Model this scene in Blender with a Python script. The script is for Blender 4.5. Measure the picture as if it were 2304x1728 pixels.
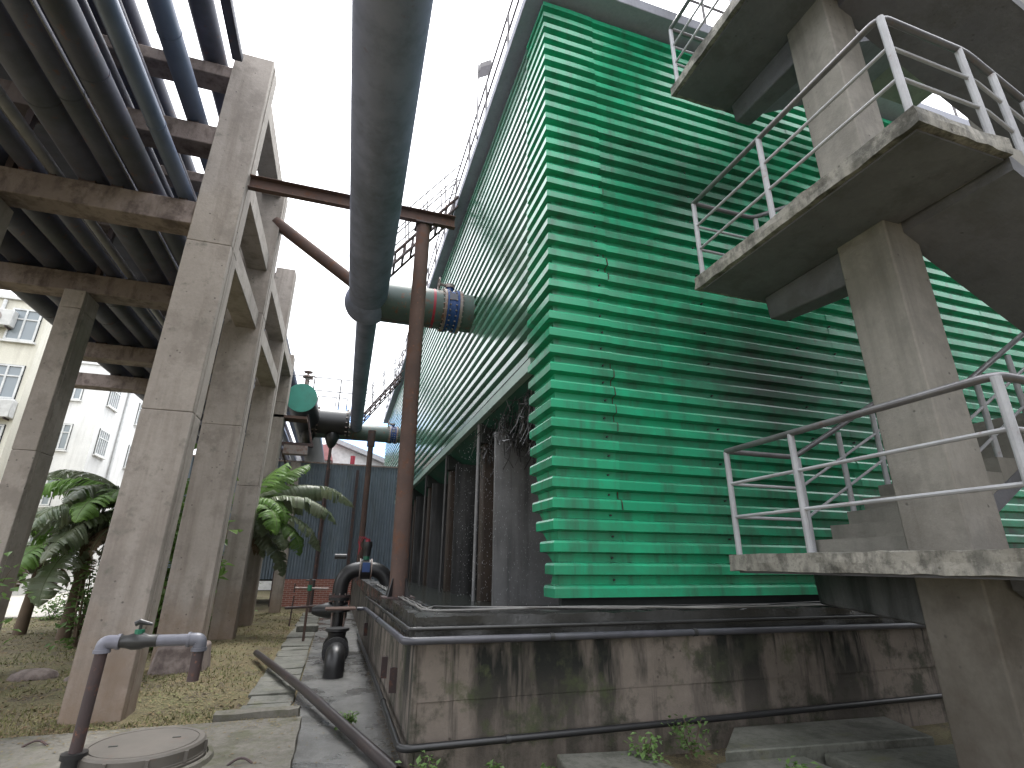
import bpy, math, random
from mathutils import Vector, Matrix, noise
R = math.radians
random.seed(7)
for o in list(bpy.data.objects): bpy.data.objects.remove(o)
scene = bpy.context.scene
col = scene.collection

# ------------------------------------------------------------------ camera, sky, sun, exposure
cam_data = bpy.data.cameras.new('camera'); cam = bpy.data.objects.new('camera', cam_data); col.objects.link(cam)
cam_data.sensor_width = 36.0; cam_data.lens = 36.0*1157.0/2304.0; cam_data.clip_end = 2000; cam_data.clip_start = 0.05
def cam_matrix():
    pitch, yaw, roll = R(19.25), R(17.74), R(0.43)
    f = Vector((math.sin(yaw)*math.cos(pitch), math.cos(yaw)*math.cos(pitch), math.sin(pitch)))
    r = Vector((math.cos(yaw), -math.sin(yaw), 0)); u = r.cross(f)
    r2 = r*math.cos(roll)+u*math.sin(roll); u2 = -r*math.sin(roll)+u*math.cos(roll)
    m = Matrix((r2, u2, -f)).transposed().to_4x4(); m.translation = (0, 0, 1.6)
    return m
cam.matrix_world = cam_matrix()
scene.camera = cam
SUN_EL, SUN_ROT = 68.0, 20.0
world = bpy.data.worlds.new('World'); scene.world = world; world.use_nodes = True
wn, wl_ = world.node_tree.nodes, world.node_tree.links
bg = wn['Background']
sky = wn.new('ShaderNodeTexSky'); sky.sky_type = 'NISHITA'; sky.sun_disc = False
sky.sun_elevation = R(SUN_EL); sky.sun_rotation = R(SUN_ROT); sky.air_density = 1.0; sky.dust_density = 4.0; sky.ozone_density = 1.0
hs = wn.new('ShaderNodeHueSaturation'); hs.inputs['Saturation'].default_value = 0.12
mixw = wn.new('ShaderNodeMix'); mixw.data_type = 'RGBA'; mixw.inputs[0].default_value = 0.72
mixw.inputs[7].default_value = (7.6, 7.8, 8.2, 1)
wl_.new(sky.outputs[0], hs.inputs['Color']); wl_.new(hs.outputs[0], mixw.inputs[6]); 
tcw = wn.new('ShaderNodeTexCoord'); spw = wn.new('ShaderNodeSeparateXYZ'); mrw = wn.new('ShaderNodeMapRange'); vmw = wn.new('ShaderNodeVectorMath'); vmw.operation = 'SCALE'
wl_.new(tcw.outputs['Generated'], spw.inputs[0]); wl_.new(spw.outputs[2], mrw.inputs[0])
mrw.inputs[1].default_value = 0; mrw.inputs[2].default_value = 1; mrw.inputs[3].default_value = .48; mrw.inputs[4].default_value = 1.44   # standard overcast sky, 1 : 3
wl_.new(mixw.outputs[2], vmw.inputs[0]); wl_.new(mrw.outputs[0], vmw.inputs['Scale']); wl_.new(vmw.outputs[0], bg.inputs[0])
bg.inputs[1].default_value = 0.13
sun_d = bpy.data.lights.new('sun', 'SUN'); sun_d.energy = 1.0; sun_d.angle = R(20); sun_d.color = (1, .97, .92)
sun = bpy.data.objects.new('sun', sun_d); col.objects.link(sun)
sd = Vector((math.sin(R(SUN_ROT))*math.cos(R(SUN_EL)), math.cos(R(SUN_ROT))*math.cos(R(SUN_EL)), math.sin(R(SUN_EL))))
sun.rotation_euler = (-sd).to_track_quat('-Z', 'Y').to_euler(); sun.location = (0, 0, 40)
vs = scene.view_settings; vs.view_transform = 'Standard'; vs.look = 'None'; vs.gamma = 1; vs.exposure = 1.95; vs.use_curve_mapping = False
scene.render.engine = 'CYCLES'; scene.cycles.diffuse_bounces = 2

# ------------------------------------------------------------------ materials
MATS = {}
def newmat(name):
    m = bpy.data.materials.new(name); m.use_nodes = True
    return m, m.node_tree.nodes, m.node_tree.links, m.node_tree.nodes['Principled BSDF']
def mixc(n, l, fac, a, b, mode='MIX'):
    x = n.new('ShaderNodeMix'); x.data_type = 'RGBA'; x.blend_type = mode; x.clamp_factor = True
    for s, v in ((0, fac), (6, a), (7, b)):
        if isinstance(v, (int, float)): x.inputs[s].default_value = v
        elif isinstance(v, tuple): x.inputs[s].default_value = (*v[:3], 1)
        else: l.new(v, x.inputs[s])
    return x.outputs[2]
def posn(n, l, scale=(1, 1, 1)):
    g = n.new('ShaderNodeNewGeometry')
    if scale == (1, 1, 1): return g.outputs['Position']
    mp = n.new('ShaderNodeMapping'); mp.inputs['Scale'].default_value = scale
    l.new(g.outputs['Position'], mp.inputs['Vector']); return mp.outputs[0]
def nz(n, l, vec, scale, detail=6, rough=.6, lo=.35, hi=.65, dist=0):
    t = n.new('ShaderNodeTexNoise'); t.inputs['Scale'].default_value = scale; t.inputs['Detail'].default_value = detail
    t.inputs['Roughness'].default_value = rough; t.inputs['Distortion'].default_value = dist
    l.new(vec, t.inputs['Vector'])
    r = n.new('ShaderNodeMapRange'); r.inputs[1].default_value = lo; r.inputs[2].default_value = hi
    l.new(t.outputs['Fac'], r.inputs[0]); return r.outputs[0]
def mul(n, l, a, b):
    x = n.new('ShaderNodeMath'); x.operation = 'MULTIPLY'
    for i, v in enumerate((a, b)):
        if isinstance(v, (int, float)): x.inputs[i].default_value = v
        else: l.new(v, x.inputs[i])
    return x.outputs[0]
def bump(n, l, b, hts, strength=.4, dist=.01):
    x = n.new('ShaderNodeBump'); x.inputs['Strength'].default_value = strength; x.inputs['Distance'].default_value = dist
    l.new(hts, x.inputs['Height']); l.new(x.outputs[0], b.inputs['Normal'])
def objrand(n): return n.new('ShaderNodeObjectInfo').outputs['Random']

def concrete(name, c1, c2, dark=(.05, .05, .04), streak=.5, slo=.5, shi=.7, rough=.92, pits=.6, moss=None, mosslo=.55, boards=0, zstain=None, wet=0, blotch=None, svec=(2.6, 2.6, .22), base=None, svec2=0):
    m, n, l, b = newmat(name); p = posn(n, l)
    c = mixc(n, l, nz(n, l, p, 1.3, 8, .65, .3, .7), c1, c2)
    c = mixc(n, l, mul(n, l, nz(n, l, p, 22, 4, .6, .35, .75), .35), c, tuple(x*.62 for x in c1))
    st = nz(n, l, posn(n, l, svec), 1.6, 6, .62, slo, shi)
    if svec2:       # a second, narrower set of runs
        mx_ = n.new('ShaderNodeMath'); mx_.operation = 'MAXIMUM'; l.new(st, mx_.inputs[0]); l.new(nz(n, l, posn(n, l, (3.2, 3.2, .16)), 1.6, 5, .6, .54, .62), mx_.inputs[1]); st = mx_.outputs[0]
    if zstain:      # dirt washed down from the top edge: (z of edge, depth)
        g = n.new('ShaderNodeSeparateXYZ'); l.new(p, g.inputs[0])
        r = n.new('ShaderNodeMapRange'); r.inputs[1].default_value = zstain[0]-zstain[1]; r.inputs[2].default_value = zstain[0]
        r.inputs[3].default_value = .45; r.inputs[4].default_value = 1.0
        l.new(g.outputs[2], r.inputs[0]); st = mul(n, l, st, r.outputs[0])
    c = mixc(n, l, mul(n, l, st, streak), c, dark)
    if blotch:
        c = mixc(n, l, mul(n, l, nz(n, l, p, 2.3, 7, .7, .5, .62), blotch[1]), c, blotch[0])
        if len(blotch) > 2: c = mixc(n, l, mul(n, l, nz(n, l, p, 11, 8, .75, .5, .57), blotch[2]), c, blotch[0])
    if moss: c = mixc(n, l, mul(n, l, nz(n, l, p, 3.2, 8, .7, mosslo, mosslo+.12), .8), c, moss)
    if base:        # foot stain of splash and rust, on the stair column also painted shade, ragged upper limit
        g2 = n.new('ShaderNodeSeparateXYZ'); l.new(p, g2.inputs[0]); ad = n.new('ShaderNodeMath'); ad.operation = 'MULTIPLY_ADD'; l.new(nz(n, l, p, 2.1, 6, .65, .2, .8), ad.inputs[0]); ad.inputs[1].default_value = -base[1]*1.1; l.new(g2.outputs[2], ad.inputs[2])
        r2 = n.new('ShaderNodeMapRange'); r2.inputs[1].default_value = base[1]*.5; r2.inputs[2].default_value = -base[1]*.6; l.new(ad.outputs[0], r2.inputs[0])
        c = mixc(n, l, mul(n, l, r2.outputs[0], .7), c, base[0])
    v = n.new('ShaderNodeTexVoronoi'); v.inputs['Scale'].default_value = 9; l.new(p, v.inputs['Vector'])
    pr = n.new('ShaderNodeMapRange'); pr.inputs[1].default_value = .05; pr.inputs[2].default_value = .14; l.new(v.outputs['Distance'], pr.inputs[0])
    inv = n.new('ShaderNodeMath'); inv.operation = 'SUBTRACT'; inv.inputs[0].default_value = 1; l.new(pr.outputs[0], inv.inputs[1])
    gate = nz(n, l, p, 4, 2, .5, .5, .56)
    pit = mul(n, l, mul(n, l, inv.outputs[0], gate), pits)
    c = mixc(n, l, pit, c, tuple(x*.3 for x in c1))
    l.new(c, b.inputs['Base Color'])
    hgt = n.new('ShaderNodeMath'); hgt.operation = 'SUBTRACT'; l.new(nz(n, l, p, 14, 8, .7, .2, .8), hgt.inputs[0]); l.new(pit, hgt.inputs[1])
    bump(n, l, b, hgt.outputs[0], .45, .012)
    if wet:
        rr = n.new('ShaderNodeMapRange'); rr.inputs[3].default_value = .12; rr.inputs[4].default_value = rough
        l.new(nz(n, l, p, 1.1, 5, .6, .42, .6), rr.inputs[0]); l.new(rr.outputs[0], b.inputs['Roughness'])
    else: b.inputs['Roughness'].default_value = rough
    MATS[name] = m; return m
def metal(name, c1, c2=None, rust=0, rustc=(.16, .055, .025), rough=.5, met=0.0, scale=3, rlo=.52, var=0, dirt=0, spec=.5, bmp=.15, streak=0, soot_shade=()):
    m, n, l, b = newmat(name); p = posn(n, l)
    c = mixc(n, l, nz(n, l, p, scale, 6, .6, .3, .7), c1, c2 or tuple(x*.8 for x in c1))
    if var:
        h = n.new('ShaderNodeHueSaturation'); r = n.new('ShaderNodeMapRange'); r.inputs[3].default_value = 1-var; r.inputs[4].default_value = 1+var
        l.new(objrand(n), r.inputs[0]); l.new(r.outputs[0], h.inputs['Value']); l.new(c, h.inputs['Color']); c = h.outputs[0]
    if dirt: c = mixc(n, l, mul(n, l, nz(n, l, p, .75, 9, .7, .46, .70), dirt), c, (.05, .06, .052))
    for ctr, sc_v, k_ in soot_shade:      # sooty grime plus painted shade behind the stairs, ragged edges
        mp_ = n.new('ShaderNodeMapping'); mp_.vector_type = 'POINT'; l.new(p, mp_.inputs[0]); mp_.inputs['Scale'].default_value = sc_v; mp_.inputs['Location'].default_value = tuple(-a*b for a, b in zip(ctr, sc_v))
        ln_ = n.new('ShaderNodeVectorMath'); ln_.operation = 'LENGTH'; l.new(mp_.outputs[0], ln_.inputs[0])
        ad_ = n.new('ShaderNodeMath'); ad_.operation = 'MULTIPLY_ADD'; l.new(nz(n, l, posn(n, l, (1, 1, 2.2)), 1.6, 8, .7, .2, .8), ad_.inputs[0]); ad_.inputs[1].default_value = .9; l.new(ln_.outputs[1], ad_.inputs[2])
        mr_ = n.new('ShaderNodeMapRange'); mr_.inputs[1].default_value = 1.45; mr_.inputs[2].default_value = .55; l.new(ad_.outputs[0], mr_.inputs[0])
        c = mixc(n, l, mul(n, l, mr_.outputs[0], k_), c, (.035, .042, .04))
    if streak: c = mixc(n, l, mul(n, l, nz(n, l, posn(n, l, (3, 3, .3)), 2.2, 6, .6, .5, .7), streak), c, (.05, .06, .05))
    if rust:
        c = mixc(n, l, mul(n, l, nz(n, l, p, scale*2.3, 9, .7, rlo, rlo+.1), rust), c, rustc)
        c = mixc(n, l, mul(n, l, nz(n, l, p, scale*7, 5, .7, rlo+.06, rlo+.14), rust*.7), c, tuple(min(1, x*2.1) for x in rustc))
    l.new(c, b.inputs['Base Color']); b.inputs['Roughness'].default_value = rough; b.inputs['Metallic'].default_value = met
    b.inputs['Specular IOR Level'].default_value = spec
    if bmp: bump(n, l, b, nz(n, l, p, 30, 5, .6, .2, .8), bmp, .004)
    MATS[name] = m; return m
def plain(name, c, rough=.6, spec=.5, emit=None, alpha=None, metallic=0):
    m, n, l, b = newmat(name); b.inputs['Base Color'].default_value = (*c, 1); b.inputs['Roughness'].default_value = rough
    b.inputs['Specular IOR Level'].default_value = spec; b.inputs['Metallic'].default_value = metallic
    p = posn(n, l); l.new(mixc(n, l, nz(n, l, p, 5, 5, .6, .3, .7), c, tuple(x*.72 for x in c)), b.inputs['Base Color'])
    MATS[name] = m; return m
def leafmat(name, c1, c2, trans=.4, rough=.45):
    m, n, l, b = newmat(name); p = posn(n, l)
    c = mixc(n, l, nz(n, l, p, 2.5, 4, .6, .3, .7), c1, c2)
    h = n.new('ShaderNodeHueSaturation'); r = n.new('ShaderNodeMapRange'); r.inputs[3].default_value = .7; r.inputs[4].default_value = 1.35
    l.new(objrand(n), r.inputs[0]); l.new(r.outputs[0], h.inputs['Value']); l.new(c, h.inputs['Color'])
    l.new(h.outputs[0], b.inputs['Base Color']); b.inputs['Roughness'].default_value = rough
    t = n.new('ShaderNodeBsdfTranslucent'); l.new(h.outputs[0], t.inputs[0]); mx = n.new('ShaderNodeMixShader'); mx.inputs[0].default_value = trans
    l.new(b.outputs[0], mx.inputs[1]); l.new(t.outputs[0], mx.inputs[2]); l.new(mx.outputs[0], n['Material Output'].inputs[0])
    MATS[name] = m; return m

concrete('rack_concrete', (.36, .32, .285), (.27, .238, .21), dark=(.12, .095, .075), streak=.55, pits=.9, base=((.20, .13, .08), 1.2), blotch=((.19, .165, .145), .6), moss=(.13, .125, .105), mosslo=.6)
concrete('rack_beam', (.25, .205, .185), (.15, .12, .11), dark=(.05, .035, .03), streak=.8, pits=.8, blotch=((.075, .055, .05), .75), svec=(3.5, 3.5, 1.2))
concrete('stair_concrete', (.27, .255, .225), (.19, .178, .158), dark=(.09, .085, .075), streak=.4, pits=.6)
concrete('stair_column', (.29, .27, .24), (.20, .187, .165), dark=(.08, .075, .065), streak=.5, pits=.8, base=((.055, .040, .026), 2.4), blotch=((.15, .14, .125), .5))  # brown foot stain, deepened to carry the shade under the stairs
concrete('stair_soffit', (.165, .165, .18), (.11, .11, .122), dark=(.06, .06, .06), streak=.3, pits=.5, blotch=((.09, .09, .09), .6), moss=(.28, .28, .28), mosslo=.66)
concrete('stair_edge', (.34, .32, .28), (.20, .19, .165), dark=(.04, .04, .035), streak=.6, pits=1, blotch=((.035, .034, .028), .8, .35), moss=(.05, .05, .038), mosslo=.57, svec=(4, 4, 1.5), slo=.48, shi=.62)
concrete('basin_concrete', (.20, .168, .142), (.11, .092, .076), dark=(.008, .009, .007), streak=1.0, slo=.47, shi=.56, svec=(.85, .85, .2), blotch=((.03, .032, .02), .85), pits=.8, moss=(.05, .06, .025), mosslo=.56, zstain=(.75, .7), svec2=1)
concrete('column_stain_shade', (.15, .105, .075), (.09, .075, .05), dark=(.03, .03, .02), streak=.6, slo=.4, shi=.6, moss=(.05, .055, .03), mosslo=.48)  # unused; mossy brown stain with under-stair shade mixed into the colour
concrete('basin_rim', (.045, .045, .043), (.022, .022, .021), dark=(.02, .02, .018), streak=.7, pits=.5, rough=.45, wet=1)
concrete('path_concrete', (.15, .148, .14), (.075, .074, .07), dark=(.06, .06, .055), streak=0, blotch=((.05, .05, .045), .7), pits=.3, rough=.75, wet=1, moss=(.09, .085, .05), mosslo=.6)
concrete('slab_concrete', (.16, .155, .135), (.085, .088, .072), dark=(.05, .05, .04), streak=0, blotch=((.04, .042, .03), .7, .4), pits=.5, rough=.7, moss=(.10, .10, .05), mosslo=.56)
concrete('pad_concrete', (.175, .162, .138), (.10, .093, .077), dark=(.07, .07, .05), streak=0, pits=.7, moss=(.085, .085, .05), mosslo=.5, blotch=((.075, .07, .055), .7, .35))
concrete('roof_concrete', (.33, .335, .38), (.27, .275, .31), streak=.2, pits=.2)
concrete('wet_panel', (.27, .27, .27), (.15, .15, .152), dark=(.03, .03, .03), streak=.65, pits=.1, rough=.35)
concrete('shaded_dark', (.10, .10, .10), (.05, .05, .05), dark=(.015, .015, .015), streak=.9, slo=.4, shi=.6, pits=.1, rough=.35)  # darkened copy of the wet panel, shade put into the colour
concrete('brown_column', (.07, .048, .034), (.035, .026, .02), dark=(.025, .02, .018), streak=.6, rough=.5)
concrete('road_concrete', (.42, .40, .36), (.34, .32, .29), streak=0, pits=.1)
concrete('plaster', (.66, .64, .55), (.58, .56, .48), dark=(.35, .33, .28), streak=.35, pits=.1)
concrete('plaster_grey', (.68, .68, .66), (.58, .58, .57), dark=(.35, .34, .32), streak=.35, pits=.1)
metal('green_sheet', (.016, .33, .165), (.025, .28, .14), rust=.5, rustc=(.10, .04, .02), rough=.27, rlo=.655, var=.12, dirt=.6, streak=.5, bmp=.08, spec=.55, soot_shade=(((5.4, 5.15, 3.9), (.42, .3, .75), .85), ((4.3, 5.15, 6.7), (.7, .3, 1.1), .6)))
metal('green_sheen', (.085, .25, .165), (.12, .24, .18), rust=.5, rustc=(.12, .06, .04), rough=.2, rlo=.62, var=.12, dirt=.5, streak=.4, bmp=.06, spec=.8)  # paler green for the side face, grazing sky sheen put into the colour
metal('green_dull', (.02, .085, .058), (.014, .055, .04), rough=.7, dirt=.5, spec=.2)
metal('green_trim', (.30, .42, .36), (.22, .33, .28), rust=.4, rough=.4, rlo=.6)
metal('main_pipe', (.25, .27, .38), (.20, .22, .31), rough=.62, dirt=.45, rust=.35, rlo=.64, streak=.2, spec=.3)
metal('green_pipe', (.075, .11, .095), (.055, .08, .072), rust=.75, rlo=.55, rough=.5)
metal('teal_paint', (.03, .24, .18), (.025, .20, .15), rough=.5, dirt=.2)
metal('rack_pipe', (.075, .078, .11), (.048, .05, .072), rough=.6, var=.3, rust=.45, rlo=.58, dirt=.5, spec=.35)
metal('rack_pipe_blue', (.11, .14, .21), (.085, .11, .17), rough=.42, var=.15)
metal('rack_pipe_light', (.22, .22, .24), (.15, .15, .165), rough=.5, rust=.3, rlo=.6)
metal('rust_steel', (.115, .075, .062), (.075, .052, .046), rust=.65, rustc=(.12, .055, .032), rlo=.54, rough=.85, scale=2.2, bmp=.4, spec=.25)
metal('rust_dark', (.065, .04, .038), (.04, .03, .03), rust=.6, rustc=(.16, .06, .03), rlo=.55, rough=.7, bmp=.3)
metal('rust_gap', (.02, .014, .012), (.07, .03, .02), rough=.9, scale=9, bmp=0)
metal('pipe_weathered', (.030, .022, .022), (.018, .015, .016), rust=.5, rustc=(.075, .035, .025), rlo=.56, rough=.42, bmp=.25)
metal('black_iron', (.018, .018, .019), (.012, .012, .013), rough=.38, bmp=.12)
metal('blue_paint', (.01, .055, .20), (.012, .04, .15), rust=.35, rlo=.6, rough=.4)
metal('flange_steel', (.30, .27, .25), (.20, .17, .16), rust=.6, rlo=.5, rough=.55, met=.3)
metal('rail_paint', (.38, .385, .40), (.27, .27, .285), rust=.45, rlo=.6, rough=.5, scale=4)
metal('hand_rail', (.19, .185, .19), (.12, .115, .12), rust=.35, rlo=.58, rough=.35, met=.5, scale=4)
metal('far_rail', (.16, .15, .15), (.11, .10, .10), rough=.6)
metal('pvc_grey', (.075, .075, .09), (.04, .04, .05), rough=.35, dirt=.4)
metal('pvc_white', (.19, .19, .225), (.12, .12, .15), rough=.35, dirt=.35)
metal('dark_hose', (.035, .035, .035), (.022, .022, .022), rough=.35)
metal('cable_grey', (.20, .195, .185), (.12, .115, .11), rough=.5)
metal('blue_sheet', (.11, .145, .18), (.15, .185, .215), rough=.5, streak=.45, var=.15)
metal('manhole_iron', (.12, .105, .09), (.075, .068, .058), rough=.6, rust=.25, rlo=.6)
metal('red_paint', (.30, .02, .04), rough=.5)
plain('valve_green', (.02, .16, .09), .45)
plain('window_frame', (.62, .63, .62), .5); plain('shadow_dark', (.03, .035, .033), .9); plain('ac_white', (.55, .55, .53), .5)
plain('roof_blue', (.07, .27, .62), .5); plain('white_wall', (.78, .78, .77), .8); plain('roof_red', (.42, .19, .19), .8)
plain('soil', (.10, .08, .055), 1.0); plain('stem_brown', (.10, .07, .045), .9); plain('stem_green', (.11, .13, .06), .7)
leafmat('banana_leaf', (.11, .21, .05), (.17, .29, .07), .5, .5)
leafmat('banana_dull', (.11, .15, .085), (.16, .175, .11), .4, .42)
leafmat('dry_leaf', (.16, .11, .06), (.10, .07, .045), .25, .8)
leafmat('bush_leaf', (.06, .12, .03), (.10, .16, .04), .4, .5)
leafmat('weed_leaf', (.10, .19, .05), (.16, .25, .08), .4, .5)
def glass():
    m, n, l, b = newmat('pane_glass'); b.inputs['Base Color'].default_value = (.22, .25, .27, 1); b.inputs['Roughness'].default_value = .08; MATS['pane_glass'] = m
    m, n, l, b = newmat('water'); b.inputs['Base Color'].default_value = (.035, .04, .036, 1); b.inputs['Roughness'].default_value = .12
    bump(n, l, b, nz(n, l, posn(n, l), 18, 3, .5, .2, .8), .5, .02); MATS['water'] = m
    m, n, l, b = newmat('drop'); b.inputs['Base Color'].default_value = (.75, .77, .78, 1); b.inputs['Roughness'].default_value = .1; MATS['drop'] = m
glass()
def brickmat():
    m, n, l, b = newmat('brick'); g = n.new('ShaderNodeNewGeometry'); s = n.new('ShaderNodeSeparateXYZ'); l.new(g.outputs[0], s.inputs[0])
    c = n.new('ShaderNodeCombineXYZ'); l.new(s.outputs[0], c.inputs[0]); l.new(s.outputs[2], c.inputs[1])
    t = n.new('ShaderNodeTexBrick'); t.inputs['Scale'].default_value = 1; t.inputs['Brick Width'].default_value = .24; t.inputs['Row Height'].default_value = .07
    t.inputs['Mortar Size'].default_value = .008; t.inputs['Color1'].default_value = (.30, .10, .07, 1); t.inputs['Color2'].default_value = (.20, .07, .05, 1); t.inputs['Mortar'].default_value = (.38, .30, .26, 1)
    l.new(c.outputs[0], t.inputs[0]); l.new(t.outputs[0], b.inputs['Base Color']); b.inputs['Roughness'].default_value = .9; MATS['brick'] = m
brickmat()
def groundmat():
    m, n, l, b = newmat('ground'); p = posn(n, l)
    c = mixc(n, l, nz(n, l, p, .7, 8, .7, .4, .6), (.115, .092, .052), (.10, .098, .045))
    c = mixc(n, l, nz(n, l, p, 2.0, 8, .7, .5, .6), c, (.07, .055, .04))
    c = mixc(n, l, mul(n, l, nz(n, l, p, 40, 4, .7, .45, .6), .6), c, (.20, .165, .085))
    l.new(c, b.inputs['Base Color']); b.inputs['Roughness'].default_value = 1; bump(n, l, b, nz(n, l, p, 35, 6, .7, .2, .8), .7, .03); MATS['ground'] = m
    for nm, a, bb in (('litter', (.19, .155, .075), (.14, .085, .045)), ('grass_blade', (.13, .145, .05), (.20, .18, .08))):
        m, n, l, b = newmat(nm); p = posn(n, l)
        c = mixc(n, l, nz(n, l, p, .9, 5, .6, .4, .6), a, bb); c = mixc(n, l, mul(n, l, nz(n, l, p, 60, 2, .5, .4, .6), .6), c, tuple(x*.45 for x in a))
        l.new(c, b.inputs['Base Color']); b.inputs['Roughness'].default_value = .9; MATS[nm] = m
groundmat()

# ------------------------------------------------------------------ mesh helpers
WL = {}
def props(o, label=None, cat=None, group=None, kind=None):
    for k, v in (('label', label), ('category', cat), ('group', group), ('kind', kind)):
        if v: o[k] = v
    return o
def thing(name, loc, label, cat, group=None):
    o = bpy.data.objects.new(name, None); col.objects.link(o); o.location = loc; o.empty_display_size = .2
    WL[o] = Vector(loc); return props(o, label, cat, group)
class MB:
    def __init__(s): s.v = []; s.f = []
    def face(s, pts):
        i = len(s.v); s.v += [Vector(p) for p in pts]; s.f.append(tuple(range(i, i+len(pts)))); return s
    def hexa(s, p):     # 4 bottom (ccw from above), 4 top
        i = len(s.v); s.v += [Vector(q) for q in p]
        s.f += [tuple(i+k for k in q) for q in ((3, 2, 1, 0), (4, 5, 6, 7), (0, 1, 5, 4), (1, 2, 6, 5), (2, 3, 7, 6), (3, 0, 4, 7))]; return s
    def box(s, x0, x1, y0, y1, z0, z1):
        return s.hexa([(x0, y0, z0), (x1, y0, z0), (x1, y1, z0), (x0, y1, z0), (x0, y0, z1), (x1, y0, z1), (x1, y1, z1), (x0, y1, z1)])
    def tube(s, pts, r, seg=12, cap=True):
        pts = [Vector(p) for p in pts]; n = len(pts)
        rs = r if isinstance(r, (list, tuple)) else [r]*n
        T = []
        for k in range(n):
            d = (pts[min(k+1, n-1)]-pts[max(k-1, 0)])
            T.append(d.normalized() if d.length > 1e-9 else (T[-1] if T else Vector((0, 0, 1))))
        a = T[0].cross(Vector((0, 0, 1)))
        if a.length < .1: a = T[0].cross(Vector((1, 0, 0)))
        a.normalize(); i0 = len(s.v)
        for k in range(n):
            a = (a-T[k]*a.dot(T[k])).normalized(); b = T[k].cross(a)
            for j in range(seg):
                t = 2*math.pi*j/seg; s.v.append(pts[k]+(a*math.cos(t)+b*math.sin(t))*rs[k])
        for k in range(n-1):
            for j in range(seg):
                s.f.append((i0+k*seg+j, i0+k*seg+(j+1) % seg, i0+(k+1)*seg+(j+1) % seg, i0+(k+1)*seg+j))
        if cap:
            s.f.append(tuple(i0+j for j in reversed(range(seg)))); s.f.append(tuple(i0+(n-1)*seg+j for j in range(seg)))
        return s
    def grid(s, rows):   # rows of points
        i0 = len(s.v); w = len(rows[0])
        for r in rows: s.v += [Vector(p) for p in r]
        for a in range(len(rows)-1):
            for b in range(w-1): s.f.append((i0+a*w+b, i0+a*w+b+1, i0+(a+1)*w+b+1, i0+(a+1)*w+b))
        return s
    def loft(s, A, B, cap=True):
        i0 = len(s.v); n = len(A); s.v += [Vector(p) for p in A]+[Vector(p) for p in B]
        for j in range(n): s.f.append((i0+j, i0+(j+1) % n, i0+n+(j+1) % n, i0+n+j))
        if cap: s.f.append(tuple(i0+j for j in reversed(range(n)))); s.f.append(tuple(i0+n+j for j in range(n)))
        return s
    def bolts(s, c, axis, rad, n, br, bl):
        c = Vector(c); axis = Vector(axis).normalized(); a = axis.cross(Vector((0, 0, 1)))
        if a.length < .1: a = Vector((1, 0, 0))
        a.normalize(); b = axis.cross(a)
        for k in range(n):
            t = 2*math.pi*(k+.5)/n; p = c+(a*math.cos(t)+b*math.sin(t))*rad
            s.tube([p-axis*bl/2, p+axis*bl/2], br, 6)
        return s
    def build(s, name, mat, parent=None, bevel=0, smooth=35, base=False, **kw):
        lo = Vector([min(v[i] for v in s.v) for i in range(3)]); hi = Vector([max(v[i] for v in s.v) for i in range(3)])
        c = (lo+hi)/2
        if base: c.z = lo.z
        me = bpy.data.meshes.new(name); me.from_pydata([v-c for v in s.v], [], s.f); me.update()
        me.materials.append(MATS[mat])
        if smooth:
            me.polygons.foreach_set('use_smooth', [True]*len(me.polygons)); me.set_sharp_from_angle(angle=R(smooth))
        o = bpy.data.objects.new(name, me); col.objects.link(o); WL[o] = c
        if parent is not None: o.parent = parent; o.location = c-WL[parent]
        else: o.location = c
        if bevel:
            b = o.modifiers.new('bevel', 'BEVEL'); b.width = bevel; b.segments = 2; b.limit_method = 'ANGLE'
        return props(o, **kw)
def copy_part(src, parent, world):
    o = src.copy(); col.objects.link(o); WL[o] = Vector(world); o.parent = parent
    o.location = Vector(world)-(WL[parent] if parent else Vector()); return o
def fillet(pts, rad=.1, n=6):
    pts = [Vector(p) for p in pts]; out = [pts[0]]
    for i in range(1, len(pts)-1):
        a, b, c = pts[i-1], pts[i], pts[i+1]; u = (a-b); v = (c-b)
        r = min(rad, u.length*.49, v.length*.49); p, q = b+u.normalized()*r, b+v.normalized()*r
        for k in range(n+1):
            t = k/n; out.append(p*(1-t)**2+b*2*t*(1-t)+q*t*t)
    out.append(pts[-1]); return out
def rough_slab(mb, x0, x1, y0, y1, z0, z1, step=.12, amp=.012, seed=0):
    """slab whose long edges are chipped and uneven"""
    def ring(per, z, k):
        return [(x+noise.noise(Vector((x*5, y*5, z*9+seed+k)))*amp*1.3, y+noise.noise(Vector((x*5+9, y*5, z*9+seed+k)))*amp*1.3, z+noise.noise(Vector((x*7, y*7+4, seed+k)))*amp) for x, y in per]
    per = []
    nx, ny = max(1, int((x1-x0)/step)), max(1, int((y1-y0)/step))
    per += [(x0+(x1-x0)*i/nx, y0) for i in range(nx)]+[(x1, y0+(y1-y0)*i/ny) for i in range(ny)]
    per += [(x1-(x1-x0)*i/nx, y1) for i in range(nx)]+[(x0, y1-(y1-y0)*i/ny) for i in range(ny)]
    A, B, C = ring(per, z0, 0), ring(per, (z0+z1)/2, 3), ring(per, z1, 6)
    mb.loft(A, B, False); mb.loft(B, C, False)
    i = len(mb.v); mb.v += [Vector(p) for p in A]; mb.f.append(tuple(reversed(range(i, i+len(A)))))
    i = len(mb.v); mb.v += [Vector(p) for p in C]; mb.f.append(tuple(range(i, i+len(C))))
    return mb

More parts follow.
